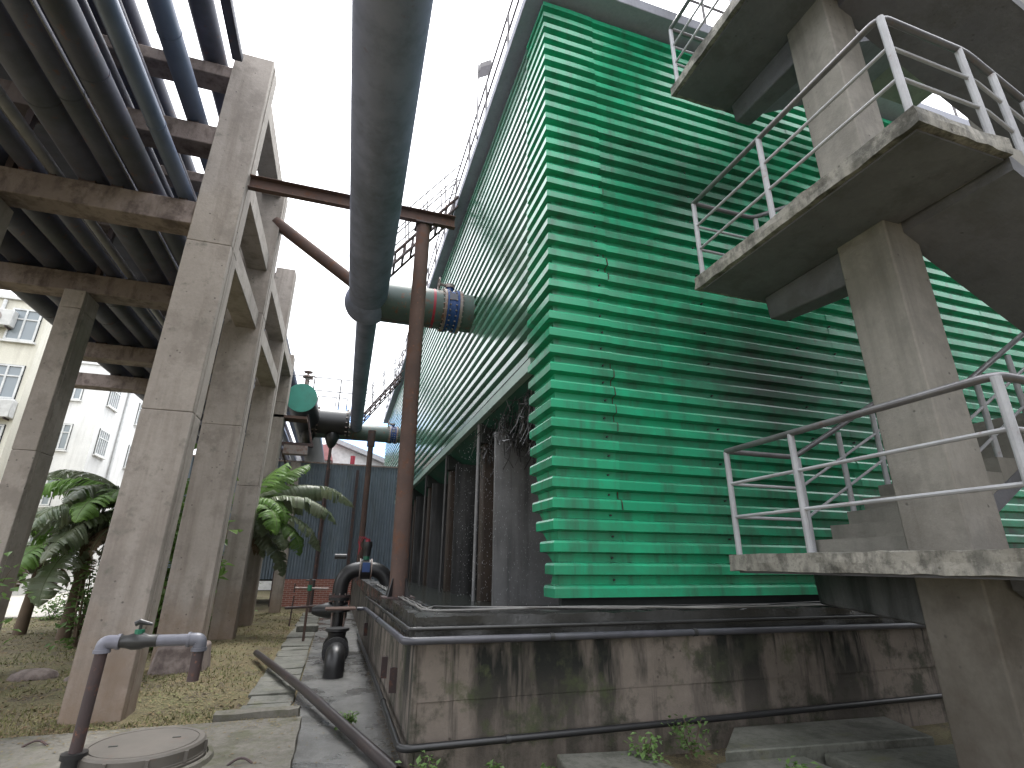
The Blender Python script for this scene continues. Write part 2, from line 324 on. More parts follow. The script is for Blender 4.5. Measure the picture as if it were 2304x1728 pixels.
# ------------------------------------------------------------------ the ground, path, slabs
g = MB()
xs = [-300, -120, -60, -30]+[-20+i*.5 for i in range(41)]+[2, 8, 20, 60, 300]
ys = [-60, -20, -5]+[2+i*.5 for i in range(60)]+[40, 60, 120, 400]
def gz(x, y):
    if x > -1 or x < -19 or y < 2.5 or y > 31: return -.03
    w = min(1, (-1-x)/.8)*min(1, (x+19)/3)*min(1, (31-y)/3)*min(1, (y-2.5)/3)
    return -.03+w*(.05+.05*noise.noise(Vector((x*.7, y*.7, 0))))
g.grid([[(x, y, gz(x, y)) for x in xs] for y in ys])
g.build('ground', 'ground', kind='structure', smooth=60)
MB().box(-.30, .72, 4.0, 22.5, -.25, 0).build('concrete_path', 'path_concrete', kind='structure')
rd = MB().box(-60, -6.6, 19.6, 30, -.2, .06); rd.box(-60, -9, 30, 120, -.2, .056)
rd.build('road', 'road_concrete', kind='structure')
MB().box(-1.2, 14, 22.5, 60, -.2, -.008).build('yard_pavement', 'road_concrete', kind='structure')
pave = MB().box(-.90, -.305, 6.75, 20, -.3, -.075).build('pavement', 'soil', kind='structure')
y = 6.8; k = 0
while y < 19.5:
    d = random.uniform(.36, .5); m = MB(); z = random.uniform(-.01, .025); t = random.uniform(-.012, .012)
    xl = -.85+random.uniform(-.035, .02); xr = -.32+random.uniform(-.015, .01); e = random.uniform(-.015, .015)
    m.hexa([(xl, y, -.07), (xr, y+e, -.07), (xr, y+d, -.07), (xl, y+d-e, -.07), (xl, y, z+t), (xr, y+e, z-t), (xr, y+d, z-t), (xl, y+d-e, z+t)])
    m.build('cover_slab', 'slab_concrete', pave, bevel=.006); y += d+random.uniform(.008, .022)
# raised pad with the manhole
pad = MB(); rough_slab(pad, -3.9, -.17, 3.2, 6.5, -.2, .1, .15, .015, 3)
pad.build('concrete_pad', 'pad_concrete', kind='structure', smooth=25)
kb = MB(); rough_slab(kb, -1.0, -.2, 6.53, 6.68, -.15, .16, .1, .015, 9)
props(kb.build('low_kerb', 'pad_concrete', smooth=25, base=True), 'low broken concrete kerb behind the manhole pad', 'kerb')
for (x0, y0, tag) in ((-2.28, 6.15, 'near the pillar foot'), (-.55, 5.2, 'beside the path')):
    m = MB(); m.tube([(x0-.09+.18*i/8, y0+.03*math.sin(i/8*math.pi), .1+.035*math.sin(i/8*math.pi)) for i in range(9)], .009, 6)
    props(m.build('lifting_loop', 'rust_dark', base=True), 'small rusty lifting loop set in the concrete pad '+tag, 'loop')
# slabs at the foot of the basin front wall
SL = [((1.75, 3.75), (2.75, 4.0), (2.6, 4.62), (1.9, 4.66), .10, 'flat mossy slab beside the weeds at the basin corner end'),
      ((2.95, 3.55), (3.95, 3.75), (3.95, 4.35), (3.1, 4.2), .09, 'tilted slab edge-on between two other slabs at the basin foot'),
      ((3.2, 4.2), (5.3, 4.0), (5.6, 4.7), (3.75, 4.75), .14, 'long pale slab leaning against the basin wall by the stair column'),
      ((4.0, 3.2), (5.6, 3.4), (5.5, 3.95), (4.1, 4.08), .10, 'dark slab lying beside the stair column foot')]
for a, b, c, d, z, lb in SL:
    m = MB(); m.hexa([(*q, -.06) for q in (a, b, c, d)]+[(*q, z+random.uniform(-.015, .02)) for q in (a, b, c, d)])
    props(m.build('paving_slab', 'slab_concrete', bevel=.012, base=True), lb, 'slab', 'slabs along the basin foot')

# manhole
mh = thing('manhole', (-1.28, 5.42, .1), 'round iron manhole cover on a raised ring beside the standpipe', 'manhole')
C0 = Vector((-1.28, 5.42, 0)); rng = lambda r, z, n=40: [(C0.x+r*math.cos(2*math.pi*i/n), C0.y+r*math.sin(2*math.pi*i/n), z) for i in range(n)]
def lathe(mb, prof, n=40, c=C0):
    rows = [[(c.x+r*math.cos(2*math.pi*i/n), c.y+r*math.sin(2*math.pi*i/n), c.z+z) for i in range(n+1)] for r, z in prof]
    return mb.grid([list(r) for r in rows])
lathe(MB(), [(.50, .101), (.49, .135), (.455, .14), (.45, .115), (.43, .115)]).build('mortar_ring', 'pad_concrete', mh)
lathe(MB(), [(.44, .10), (.44, .15), (.43, .155), (.43, .165), (.425, .17), (.425, .235), (.41, .25), (.375, .25), (.372, .243), (.365, .243), (.362, .25), (.001, .252)]).build('cover', 'manhole_iron', mh, smooth=30)
for i in range(10):
    t = 2*math.pi*i/10; MB().box(C0.x+.43*math.cos(t)-.012, C0.x+.43*math.cos(t)+.012, C0.y+.43*math.sin(t)-.012, C0.y+.43*math.sin(t)+.012, .16, .236).build('rim_rib', 'manhole_iron', mh)
for sx in (-.2, .2): MB().box(C0.x+sx-.03, C0.x+sx+.03, C0.y+sx*.3-.008, C0.y+sx*.3+.008, .2505, .2545).build('lifting_slot', 'shadow_dark', mh)

# standpipe with a green valve
sp = thing('standpipe', (-1.66, 5.2, .1), 'bent standpipe with white elbows and small green valve beside the manhole', 'standpipe')
MB().tube([(-1.67, 5.2, .1), (-1.655, 5.2, .95)], .042, 14).build('riser', 'rust_dark', sp)
m = MB().tube([(-1.67, 5.2, .09), (-1.67, 5.2, .26)], .07, 12); m.tube([(-1.67, 5.2, .12), (-1.52, 5.1, .11), (-1.42, 5.02, .1)], .05, 10); m.tube([(-1.67, 5.2, .24), (-1.67, 5.2, .275)], .085, 12)
m.build('base_fitting', 'black_iron', sp)
m = MB().tube(fillet([(-1.655, 5.2, .93), (-1.655, 5.2, 1.0), (-1.55, 5.2, 1.0)], .07), .05, 14); m.tube([(-1.655, 5.2, .925), (-1.655, 5.2, .95)], .058, 14); m.tube([(-1.565, 5.2, 1.0), (-1.545, 5.2, 1.0)], .057, 14)
m.build('elbow', 'pvc_white', sp)
MB().tube([(-1.3, 5.2, 1.0), (-1.05, 5.2, 1.0)], .043, 14).build('crosspiece', 'pvc_white', sp)
m = MB().tube(fillet([(-1.07, 5.2, 1.0), (-.985, 5.2, 1.0), (-.985, 5.2, .92)], .07), .05, 14); m.tube([(-.985, 5.2, .915), (-.985, 5.2, .94)], .058, 14); m.tube([(-1.08, 5.2, 1.0), (-1.06, 5.2, 1.0)], .057, 14)
m.build('elbow', 'pvc_white', sp)
MB().tube([(-.985, 5.2, .93), (-.99, 5.2, .70)], .042, 14, False).tube([(-.985, 5.2, .925), (-.99, 5.2, .701)], .037, 14, False).build('spout', 'rust_dark', sp)
vb = MB().tube([(-1.55, 5.2, 1.0), (-1.5, 5.2, 1.0), (-1.46, 5.2, 1.0), (-1.40, 5.2, 1.0), (-1.36, 5.2, 1.0), (-1.29, 5.2, 1.0)], [.045, .048, .062, .062, .048, .045], 14).build('valve_body', 'dark_hose', sp)
MB().tube([(-1.43, 5.2, 1.04), (-1.43, 5.2, 1.085)], .035, 8).build('bonnet', 'valve_green', sp)
m = MB().tube([(-1.43, 5.2, 1.08), (-1.43, 5.2, 1.13)], .012, 8); m.tube([(-1.47, 5.2, 1.125), (-1.44, 5.2, 1.14), (-1.35, 5.2, 1.12)], [.02, .022, .01], 8)
m.build('handle', 'dark_hose', sp)

# rusty pipe lying across the path
props(MB().tube([(-1.16, 10.9, .10), (-.2, 7.55, .13), (.62, 4.75, .07)], .05, 16, False).tube([(-1.158, 10.89, .10), (-.2, 7.55, .13), (.62, 4.75, .07)], .043, 16, False).build('fallen_pipe', 'pipe_weathered', base=True), 'long rusty steel pipe lying loose across the path', 'pipe')

# ------------------------------------------------------------------ water basin
BX, BY, BT = .70, 4.816, 1.171
basin = thing('water_basin', (BX, BY, 0), 'stained concrete water basin under the green cooling tower', 'basin')
MB().box(BX+.03, 13.9, BY+.03, BY+.33, -.2, .955).build('wall_core', 'shadow_dark', basin)
MB().box(BX+.03, BX+.27, BY+.34, 31.9, -.2, .955).build('wall_core', 'shadow_dark', basin)
for j, (z0, z1, xp) in enumerate(((-.1, .52, [BX, 4.42, 13.95]), (.523, .956, [BX, 3.1, 5.2, 13.95]))):
    for i in range(len(xp)-1):
        m = MB(); nx = max(2, int((xp[i+1]-xp[i])/.12)); rows = []
        for k in range(7):
            z = z0+(z1-z0)*k/6; rows.append([(xp[i]+.001+(xp[i+1]-xp[i]-.002)*a/nx, BY-.006*j-.012*noise.noise(Vector((a*.31+i*3, k*.4, j*5)))-.008*noise.noise(Vector((a*1.3, k*1.7, j*7))), z) for a in range(nx+1)])
        m.grid(rows); m.box(xp[i]+.001, xp[i+1]-.001, BY+.02, BY+.06, z0, z1-.002); m.build('wall_panel', 'basin_concrete', basin, smooth=60)
yp = [BY+.065, 7.6, 12, 20, 31.9]
for i in range(4):
    for j, (z0, z1) in enumerate(((-.1, .52), (.523, .956))):
        MB().box(BX-random.uniform(0, .004), BX+.06, yp[i]+.001, yp[i+1]-.001, z0, z1).build('wall_panel', 'basin_concrete', basin, bevel=.003)
MB().box(BX-.002, BX+.05, BY-.012, BY+.06, -.1, .956).build('corner_post', 'basin_concrete', basin, bevel=.01)
rim = MB(); rough_slab(rim, BX-.012, 13.9, BY-.016, BY+.34, .958, BT, .09, .022, 1)
rim.build('rim', 'basin_rim', basin, smooth=25)
rim = MB(); rough_slab(rim, BX-.012, BX+.30, BY+.345, 31.9, .958, BT, .12, .02, 5)
rim.build('rim', 'basin_rim', basin, smooth=25)
MB().box(BX+.28, 13.9, BY+.34, 31.9, .2, 1.02).build('water', 'water', basin)
for zz, yy in ((.45, 6.9), (.5, 5.9), (.42, 11.0)): MB().box(BX-.07, BX+.02, yy, yy+.05, zz-.12, zz+.1).build('bracket', 'rust_dark', basin)

def pipe_thing(name, pts, r, mat, label, cat='pipe', group=None, fil=.1, seg=14, clips=None):
    P_ = fillet(pts, fil)
    if not clips: return props(MB().tube(P_, r, seg).build(name, mat), label, cat, group)
    t = thing(name, pts[0], label, cat, group); MB().tube(P_, r, seg).build('pipe_run', mat, t)
    for c, ax in clips: MB().tube([Vector(c)-Vector(ax)*.02, Vector(c)+Vector(ax)*.02], r*1.22, seg).build('coupling', 'dark_hose', t)
    return t
X_ = (1, 0, 0); Y_ = (0, 1, 0)
pipe_thing('service_pipe', [(.45, 10.6, .80), (.60, 10.6, .80), (.60, 4.72, .99), (4.6, 4.72, .975), (7, 4.72, .965)], .031, 'pvc_grey', 'grey plastic water pipe bracketed round the basin below its rim', fil=.12, clips=[((1.9, 4.72, .985), X_), ((3.4, 4.72, .98), X_), ((.6, 7.5, .9), Y_)])
pipe_thing('conduit', [(.64, 11.5, .95), (.64, 4.765, 1.075), (7, 4.765, 1.07)], .016, 'dark_hose', 'thin conduit running round the basin above the grey water pipe', fil=.05, clips=[((.72, 4.765, 1.075), X_), ((2.4, 4.765, 1.075), X_)])
pipe_thing('drain_pipe', [(.62, 13, .10), (.62, 7, .22), (.62, 4.72, .235), (7, 4.74, .25)], .028, 'black_iron', 'black iron pipe running low along the foot of the basin', fil=.1, clips=[((1.5, 4.722, .237), X_), ((.62, 6.3, .225), Y_)])
for k, (a, lb) in enumerate(((0, 'pale'), (1, 'slack grey'), (2, 'tight dark'))):
    pts = [(.73+.03*k, 12-k, 1.19)]
    for i in range(40):
        t = i/39; pts.append((.80+.05*k, 12-k-(6.8-k)*t, 1.187+.012*abs(math.sin(i*.9+k))))
    for i in range(60):
        t = i/59; pts.append((.9+6*t, 4.86+.05*k+.05*math.sin(t*9+k*2)+.22*(1-t)*math.exp(-t*14), 1.19+.006*k+.022*max(0, math.sin(t*7+k))))
    props(MB().tube(pts, .008 if k else .011, 6).build('cable', ('cable_grey', 'cable_grey', 'dark_hose')[k]), lb+' cable lying along the top of the basin rim', 'cable')

# ------------------------------------------------------------------ cooling tower
TX, TY, TZ0, TZ1 = 2.19, 5.2, 1.28, 9.86
PITCH, DEP = .22, .085
tower = thing('cooling_tower', (TX, TY, 1.0), 'tall cooling tower clad in green corrugated sheets standing in the basin', 'tower')
def profile(z0, rows, top=TZ1):
    out = []
    for i in range(rows):
        z = z0+i*PITCH
        out += [(DEP, z), (DEP, z+.084), (DEP-.014, z+.107), (0, z+.125), (0, z+.203)]
    out.append((DEP, z0+rows*PITCH)) if z0+rows*PITCH < top-.02 else out.append((0, top))
    return out
def wob(a, z, s): return .011*noise.noise(Vector((a*.8, z*2.5, s)))
NR = 39; SEAM = 2.90
ret = {}
random.seed(11)
for r in range(NR):
    z = TZ0+r*PITCH
    ret[r] = (.20, .16, .30, .42, .52, .56, .60, .58, .62, .64, .63, .65, .66, .66)[r] if r < 14 else .66+.03*random.random()
groups = [(i, min(4, NR-i)) for i in range(0, NR, 4)]
for gi, (r0, n) in enumerate(groups):
    z0 = TZ0+r0*PITCH; off = .004*(gi % 2)+random.uniform(0, .003)
    P_ = profile(z0, n)
    # corner sheet: left return, arris, front as far as the seam
    rows = []
    for d, z in P_:
        d += off+.012; rr = min(NR-1, int((z-TZ0+.02)/PITCH)); L = ret[rr]+.012*noise.noise(Vector((z*9, 0, 3)))
        sm = SEAM+.03*noise.noise(Vector((z*1.5, 2, 8)))
        rows.append([(TX-d, TY+L, z), (TX-d, TY+L*.5, z), (TX-d, TY-d, z), ((TX+sm)/2, TY-d-wob(2, z, 1), z), (sm, TY-d, z)])
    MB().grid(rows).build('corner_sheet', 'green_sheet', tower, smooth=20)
    # front sheets
    for fi, (xa, xb) in enumerate(((SEAM-.06, 6.55), (6.5, 10.2), (10.1, 14.05))):
        o2 = off+random.uniform(-.002, .003); rows = []
        ns = 7
        for d, z in P_:
            d += o2+(.003 if fi % 2 else 0)
            rows.append([(xa+(xb-xa)*k/ns, TY-d-wob(xa+k, z, fi), z+.004*noise.noise(Vector((xa+k, gi, 5)))) for k in range(ns+1)])
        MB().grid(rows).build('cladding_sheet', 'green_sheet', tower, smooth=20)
ZL = TZ0+13*PITCH+.10      # lower edge of the siding on the side
rl = 13
while rl < NR:
    n = min(4, NR-rl); z0 = TZ0+rl*PITCH; off = random.uniform(0, .006)
    for si, (ya, yb) in enumerate(((TY+.60, 12.2), (12.1, 18.9), (18.8, 25.5), (25.4, 32))):
        rows = []; o2 = off+.004*(si % 2)
        for d, z in profile(z0, n):
            d += o2; e = .03*noise.noise(Vector((z*2, si, 1)))
            rows.append([(TX-d-wob(k+si, z, 4), ya+e+(yb-ya)*k/5, z) for k in range(6)])
        MB().grid(rows).build('cladding_sheet', 'green_sheen', tower, smooth=20)
    rl += n
m = MB()
for a, b in ((TY+.62, 14), (14.01, 23), (23.01, 32)):
    z = TZ0+13*PITCH
    MB().box(TX-.085, TX+.02, a, b, z-.17, z-.012).build('edge_trim', 'green_trim', tower)
    MB().hexa([(TX+.02, a, z-.17), (TX+.9, a, z-.75), (TX+.9, b, z-.75), (TX+.02, b, z-.17), (TX+.02, a, z-.14), (TX+.9, a, z-.70), (TX+.9, b, z-.70), (TX+.02, b, z-.14)]).build('drip_sheet', 'green_dull', tower)
for ra, rb in ((4, 5), (8, 12), (17, 19), (23, 24)):      # opened lap between corner sheets and front sheets
    rows = []
    for r in range(ra, rb):
        for d, z in profile(TZ0+r*PITCH, 1)[:-1]:
            a = SEAM+.02*noise.noise(Vector((z*4, 1, 2))); w_ = .010+.012*abs(noise.noise(Vector((z*5, 7, 2))))
            rows.append([(a, TY-d-.021, z), (a+w_, TY-d-.021, z)])
    MB().grid(rows).build('lap_gap', 'rust_gap', tower, smooth=0)
sc_ = MB().tube([(2.80, TY-.034, TZ0+.165), (2.80, TY+.0, TZ0+.165)], .011, 6).build('screw', 'dark_hose', tower)
for r in range(1, NR-1):
    for xs_ in (2.80, 4.35, 5.9, 6.62):
        if r % 2 and xs_ > 3: continue
        copy_part(sc_, tower, (xs_+random.uniform(-.02, .02), TY-.026, TZ0+r*PITCH+.165))
# body, roof, overhang
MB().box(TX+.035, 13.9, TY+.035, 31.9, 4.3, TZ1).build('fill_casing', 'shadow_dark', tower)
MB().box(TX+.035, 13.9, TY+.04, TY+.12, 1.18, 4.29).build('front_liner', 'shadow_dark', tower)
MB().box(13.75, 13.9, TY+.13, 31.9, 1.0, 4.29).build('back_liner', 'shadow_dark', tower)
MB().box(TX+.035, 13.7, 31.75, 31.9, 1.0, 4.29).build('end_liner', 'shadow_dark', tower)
MB().box(1.86, 14.2, 4.82, 32.3, TZ1+.005, TZ1+.22).build('roof_slab', 'roof_concrete', tower, bevel=.01)
MB().box(TX+.02, 13.8, TY+.02, 31.8, TZ1+.22, TZ1+.5).build('roof_upstand', 'roof_concrete', tower)
# inner cross walls, columns, downpipes in the open inlet
yw = 7.75
for i in range(8):
    m = MB(); n = 14
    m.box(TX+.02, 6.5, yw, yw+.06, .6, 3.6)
    m.build('cross_wall', 'wet_panel' if i == 0 else 'shaded_dark', tower)  # deeper walls take the dark copy, painting the shade of the inlet
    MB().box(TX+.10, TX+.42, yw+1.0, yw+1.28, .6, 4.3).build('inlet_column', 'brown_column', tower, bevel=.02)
    MB().tube([(TX-.02, yw+1.02, .9), (TX-.0, yw+1.02, 4.12)], .028, 10).build('downpipe', 'wet_panel' if i == 0 else 'shaded_dark', tower)
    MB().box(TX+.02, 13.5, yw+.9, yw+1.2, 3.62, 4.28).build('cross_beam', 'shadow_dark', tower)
    yw += 3.0
random.seed(3)
nb = MB()   # torn netting and debris hanging under the casing
for i in range(900):
    y_ = 6.0+3.2*random.random()**1.5; x, z = TX+random.uniform(.05, .9), random.uniform(3.55, 4.12)-.25*random.random()**3
    p = [Vector((x, y_, z))]
    for k in range(4): p.append(p[-1]+Vector((random.uniform(-.10, .10), random.uniform(-.16, .16), random.uniform(-.20, .03))))
    nb.tube(p, random.uniform(.003, .010), 3, False)
props(nb.build('torn_netting', 'dark_hose', tower), kind='stuff')
dr = MB()
for i in range(1500):
    x, y_, z = random.uniform(1.75, 2.9), random.uniform(6.3, 9.5), random.uniform(1.1, 3.7)
    s_ = random.uniform(.0012, .0032); h_ = random.uniform(.006, .02)
    dr.loft([(x+s_, y_, z), (x, y_+s_, z), (x-s_, y_-s_, z)], [(x+s_*.3, y_, z+h_), (x, y_+s_*.3, z+h_), (x-s_*.3, y_-s_*.3, z+h_)])
props(dr.build('water_drops', 'drop', smooth=0), 'falling water drops in the open side of the tower', 'water', kind='stuff')
# roof guard rail
gr = MB().box(1.90, 1.94, 4.86, 4.90, TZ1+.22, TZ1+.25).build('guard_rail', 'far_rail', tower)
def bar(a, b, r, name, mat, parent, seg=8): return MB().tube([a, b], r, seg).build(name, mat, parent)
zt = TZ1+.22
for hz in (.55, 1.05):
    bar((1.92, 4.88, zt+hz), (1.92, 32.2, zt+hz), .022, 'rail', 'far_rail', gr); bar((1.92, 4.88, zt+hz), (14.1, 4.88, zt+hz), .022, 'rail', 'far_rail', gr)
p0 = MB().tube([(1.92, 4.88, zt), (1.92, 4.88, zt+1.05)], .024, 8).build('post', 'far_rail', gr)
for i in range(1, 19): copy_part(p0, gr, (1.92, 4.88+i*1.5, zt+.525))
for i in range(1, 8): copy_part(p0, gr, (1.92+i*1.5, 4.88, zt+.525))
lamp = thing('roof_lamp', (1.9, 8.3, zt), 'small floodlight on a thin mast at the tower roof edge', 'lamp')
MB().tube([(1.84, 8.3, zt-.1), (1.82, 8.3, zt+2.0)], .018, 8).build('mast', 'far_rail', lamp)
MB().hexa([(1.84, 8.15, zt+1.75), (2.1, 8.15, zt+1.95), (2.1, 8.45, zt+1.95), (1.84, 8.45, zt+1.75), (1.82, 8.15, zt+1.87), (2.06, 8.15, zt+2.07), (2.06, 8.45, zt+2.07), (1.82, 8.45, zt+1.87)]).build('lamp_head', 'far_rail', lamp)
# sloping access ladders with handrails from the roof
def ladder(A, B, w, lab):
    t = thing('access_ladder', A, lab, 'ladder'); A, B = Vector(A), Vector(B)
    for s_ in (0, 1):
        o_ = Vector((0, w*s_, 0))
        m = MB().tube([A+o_, B+o_], .035, 6); m.build('stringer', 'rust_dark', t)
        m = MB().tube([A+o_+Vector((0, 0, -.28)), B+o_+Vector((0, 0, -.28))], .028, 6); m.build('stringer', 'rust_dark', t)
        for hz in (.5, .95): MB().tube([A+o_+Vector((0, 0, hz)), B+o_+Vector((0, 0, hz))], .016, 6).build('hand_rail', 'far_rail', t)
        for k in range(4):
            q = A.lerp(B, (k+.3)/4)+o_; MB().tube([q, q+Vector((-.08, 0, .95))], .016, 6).build('post', 'far_rail', t)
    for k in range(9):
        q = A.lerp(B, (k+.5)/9); MB().box(q.x-.02, q.x+.02, q.y, q.y+w, q.z-.28, q.z).build('rung', 'rust_dark', t)
ladder((.25, 10.15, 7.75), (1.85, 10.15, 9.95), .5, 'rusty sloping ladder rising past the large pipe end to the tower roof')
ladder((.2, 20.6, 6.9), (1.8, 20.6, 9.2), .5, 'far sloping ladder rising behind the smaller overhead pipe to the tower')

# ------------------------------------------------------------------ outside staircase
stair = thing('staircase', (4.77, 3.05, 0), 'concrete outside staircase with grey steel railings beside the tower', 'staircase')
SX0, SX1, SYN, SYF = 3.73, 4.78, 1.88, 4.50
CX0, CX1, CY0, CY1 = 4.55, 4.97, 2.80, 3.30
LZ = [1.70, 4.85, 7.90, 10.95]
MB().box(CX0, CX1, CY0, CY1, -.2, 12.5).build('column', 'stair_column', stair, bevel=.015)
MB().box(7.6, 8.0, CY0, CY1, -.2, 12.5).build('column', 'stair_concrete', stair, bevel=.015)
def railing(parent, path, ends, posts, z, first_low=True):
    """path: list of xyz at foot level; three rails follow it, posts stand at given points"""
    rl_ = MB().tube(fillet([Vector(p)+Vector((0, 0, 1.03)) for p in path], .10), .029, 12).build('railing', 'hand_rail', parent)
    for hz in (.36, .69):
        MB().tube(fillet([Vector(p)+Vector((0, 0, hz)) for p in path], .03), .016, 8).build('rail', 'rail_paint', rl_)
    for p in posts:
        MB().tube([Vector(p), Vector(p)+Vector((0, 0, 1.02))], .029, 10).build('post', 'rail_paint', rl_)
for k, z in enumerate(LZ):
    sl = MB(); rough_slab(sl, SX0, SX1, SYN, SYF, z-.15, z, .06, .014, k*3)
    sl.build('landing', 'stair_edge', stair, smooth=25)
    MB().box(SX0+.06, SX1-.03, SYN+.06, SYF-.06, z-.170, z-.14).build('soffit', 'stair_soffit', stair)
    # beam along y through the column, tapering to its ends
    for (ya, yb) in ((CY1+.005, 4.36),):
        A = [(CX0+.06, ya, z-.172), (CX1-.06, ya, z-.172), (CX1-.06, ya, z-.56), (CX0+.06, ya, z-.56)]
        B = [(CX0+.06, yb, z-.172), (CX1-.06, yb, z-.172), (CX1-.09, yb, z-.46), (CX0+.09, yb, z-.46)]
        if yb < ya: A, B = B, A
        MB().loft(A, B).build('beam', 'stair_soffit' if k else 'shaded_dark', stair, bevel=.02)  # lowest beam coloured darker to imitate shade below the landing
    # far flight going up to the right
    if k < 3:
        n = 10; rise = (LZ[k+1]-z)/2/n; run = .28
        def flight(xa, za, ya, yb, up, name):
            sgn = 1
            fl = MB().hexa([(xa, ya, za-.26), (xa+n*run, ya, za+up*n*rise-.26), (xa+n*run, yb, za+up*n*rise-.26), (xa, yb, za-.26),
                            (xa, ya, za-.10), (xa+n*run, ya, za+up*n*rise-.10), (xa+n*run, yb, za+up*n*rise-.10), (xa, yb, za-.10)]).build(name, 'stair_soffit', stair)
            for i in range(n):
                zz = za+up*(i+(1 if up > 0 else 0))*rise
                MB().box(xa+i*run+.002, xa+(i+1)*run-.002, ya+.01, yb-.01, zz-.247, zz).build('step', 'stair_concrete', fl)
            return fl
        f1 = flight(SX1+.01, z, 3.36, 4.46, 1, 'flight')
        zm = z+n*rise; xm = SX1+n*run
        MB().box(xm+.012, xm+1.3, SYN, SYF, zm-.15, zm).build('landing', 'stair_concrete', stair)
        f2 = flight(SX1+.01, LZ[k+1], 1.92, 2.86, -1, 'flight')
        # railing of the far flight, tower side and inner side
        for yy in (4.40,):
            pa, pb = (SX1-.25, yy, z), (SX1+.05, yy, z)
            railing(stair, [(SX0+.05, yy, z), (SX1-.1, yy, z), (xm, yy, zm)], None, [(SX1-.05, yy, z)]+[(SX1+run*i, yy, z+rise*i) for i in (2.2, 4.4, 6.6, 8.8)], z)
        railing(stair, [(SX1+.15, 3.40, z), (xm, 3.40, zm)], None, [(SX1+.15+run*i, 3.40, z+rise*i) for i in (0, 2.4, 4.8, 7.2, 9)], z)
    if k == 0:
        n = 11; rise = z/n; run = .28
        fl = MB().hexa([(SX1+.01, 1.92, z-.26), (SX1+n*run, 1.92, -.2), (SX1+n*run, 2.76, -.2), (SX1+.01, 2.76, z-.26), (SX1+.01, 1.92, z-.10), (SX1+n*run, 1.92, -.04), (SX1+n*run, 2.76, -.04), (SX1+.01, 2.76, z-.10)]).build('flight', 'stair_soffit', stair)
        for i in range(n): MB().box(SX1+.01+i*run+.002, SX1+.01+(i+1)*run-.002, 1.93, 2.75, max(-.1, z-i*rise-.247), z-i*rise).build('step', 'stair_concrete', fl)
    # open sides of the landing
    path = [(SX0+.05, 4.40, z), (SX0+.05, SYN+.06, z), (SX1, SYN+.06, z)]
    pst = [(SX0+.05, 4.40, z), (SX0+.05, 3.55, z) if k == 0 else (SX0+.05, 3.30, z), (SX0+.05, SYN+.06, z), (SX1-.08, SYN+.06, z)]
    if k > 0: 
        path += [(SX1+10*.28, SYN+.06, z-(LZ[k]-LZ[k-1])/2)]; pst += [(SX1+.28*i, SYN+.06, z-.1575*i) for i in (1.0, 2.2, 4.4, 6.6, 8.8)]
    railing(stair, path, None, pst, z)

# ------------------------------------------------------------------ pipe rack on the left
rack = thing('pipe_rack', (-2.1, 7.25, 0), 'tall concrete pipe rack of paired columns and cross beams left of the path', 'rack')
def column(x0, x1, y0, y1, z1, mat='rack_concrete', lean=0):
    """cast in lifts: thin joints between, one formwork fin on the path side"""
    q_ = random.uniform(-.35, .35); zs = [-.3, 3.55+q_, 5.9+q_*.6]; zs = [z for z in zs if z < z1-.3]+[z1]
    c_ = None
    for i in range(len(zs)-1):
        j = random.uniform(-.005, .005)
        za, zb = zs[i]+(.0015 if i else 0), zs[i+1]-.0015; la, lb_ = -lean*(1-za/z1)+j*.6, -lean*(1-zb/z1)+j*.6
        o = MB().hexa([(x0+la, y0, za), (x1+la, y0, za), (x1+la, y1, za), (x0+la, y1, za), (x0+lb_, y0, zb), (x1+lb_, y0, zb), (x1+lb_, y1, zb), (x0+lb_, y1, zb)]).build('column' if i == 0 else 'lift', mat, rack if i == 0 else c_, bevel=.012)
        if i == 0: c_ = o
    yf = y0+.11; l0 = -lean
    MB().hexa([(x1-.004+l0, yf, 0), (x1+.008+l0, yf, 0), (x1+.008+l0, yf+.016, 0), (x1-.004+l0, yf+.016, 0), (x1-.004, yf, z1-.05), (x1+.008, yf, z1-.05), (x1+.008, yf+.016, z1-.05), (x1-.004, yf+.016, z1-.05)]).build('form_fin', mat, c_)
RX0, RX1 = -2.40, -1.84
bents = [(7.1, 9.32, .42), (9.9, 9.0, .42), (13.5, 9.15, .42), (16.0, 7.62, .42), (20.0, 6.0, .36), (24.5, 6.0, .36)]
for i, (yb, zt_, dp) in enumerate(bents):
    if i < 4: column(RX0-(.07 if i == 1 else 0), RX1 if i < 2 else -1.92, yb, yb+dp, zt_, lean=.10 if i == 0 else .03)
    else: column(-1.95, -1.62, yb, yb+dp, 5.0)
    if i < 2: column(-4.98, -4.66, yb-.05, yb+.5, 6.045)
    else: column(-4.60, -4.30, yb-.05, yb+.45, 6.045)
    if i < 4: MB().box(-4.69, -4.61, yb+.1, yb+.2, 6.425, zt_-.55).build('upper_post', 'rust_dark', rack)
    for lv, (za, zb_) in enumerate(((6.05, 6.42), (7.45, 7.79), (8.78, 9.0))):
        if zb_ > zt_ or (i == 5 and lv): continue
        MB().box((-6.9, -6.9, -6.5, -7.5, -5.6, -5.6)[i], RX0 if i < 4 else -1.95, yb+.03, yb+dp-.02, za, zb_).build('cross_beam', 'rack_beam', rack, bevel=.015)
    if i in (0, 1, 2):
        y2 = bents[i+1][0]
        for za in (8.75, 7.0, 5.75) if i == 0 else (7.0, 5.75) if i == 1 else (6.9,):
            MB().box(RX0+.12, RX1-.08, yb+dp+.005, y2-.005, za, za+.34).build('tie_beam', 'rack_concrete', rack, bevel=.012)
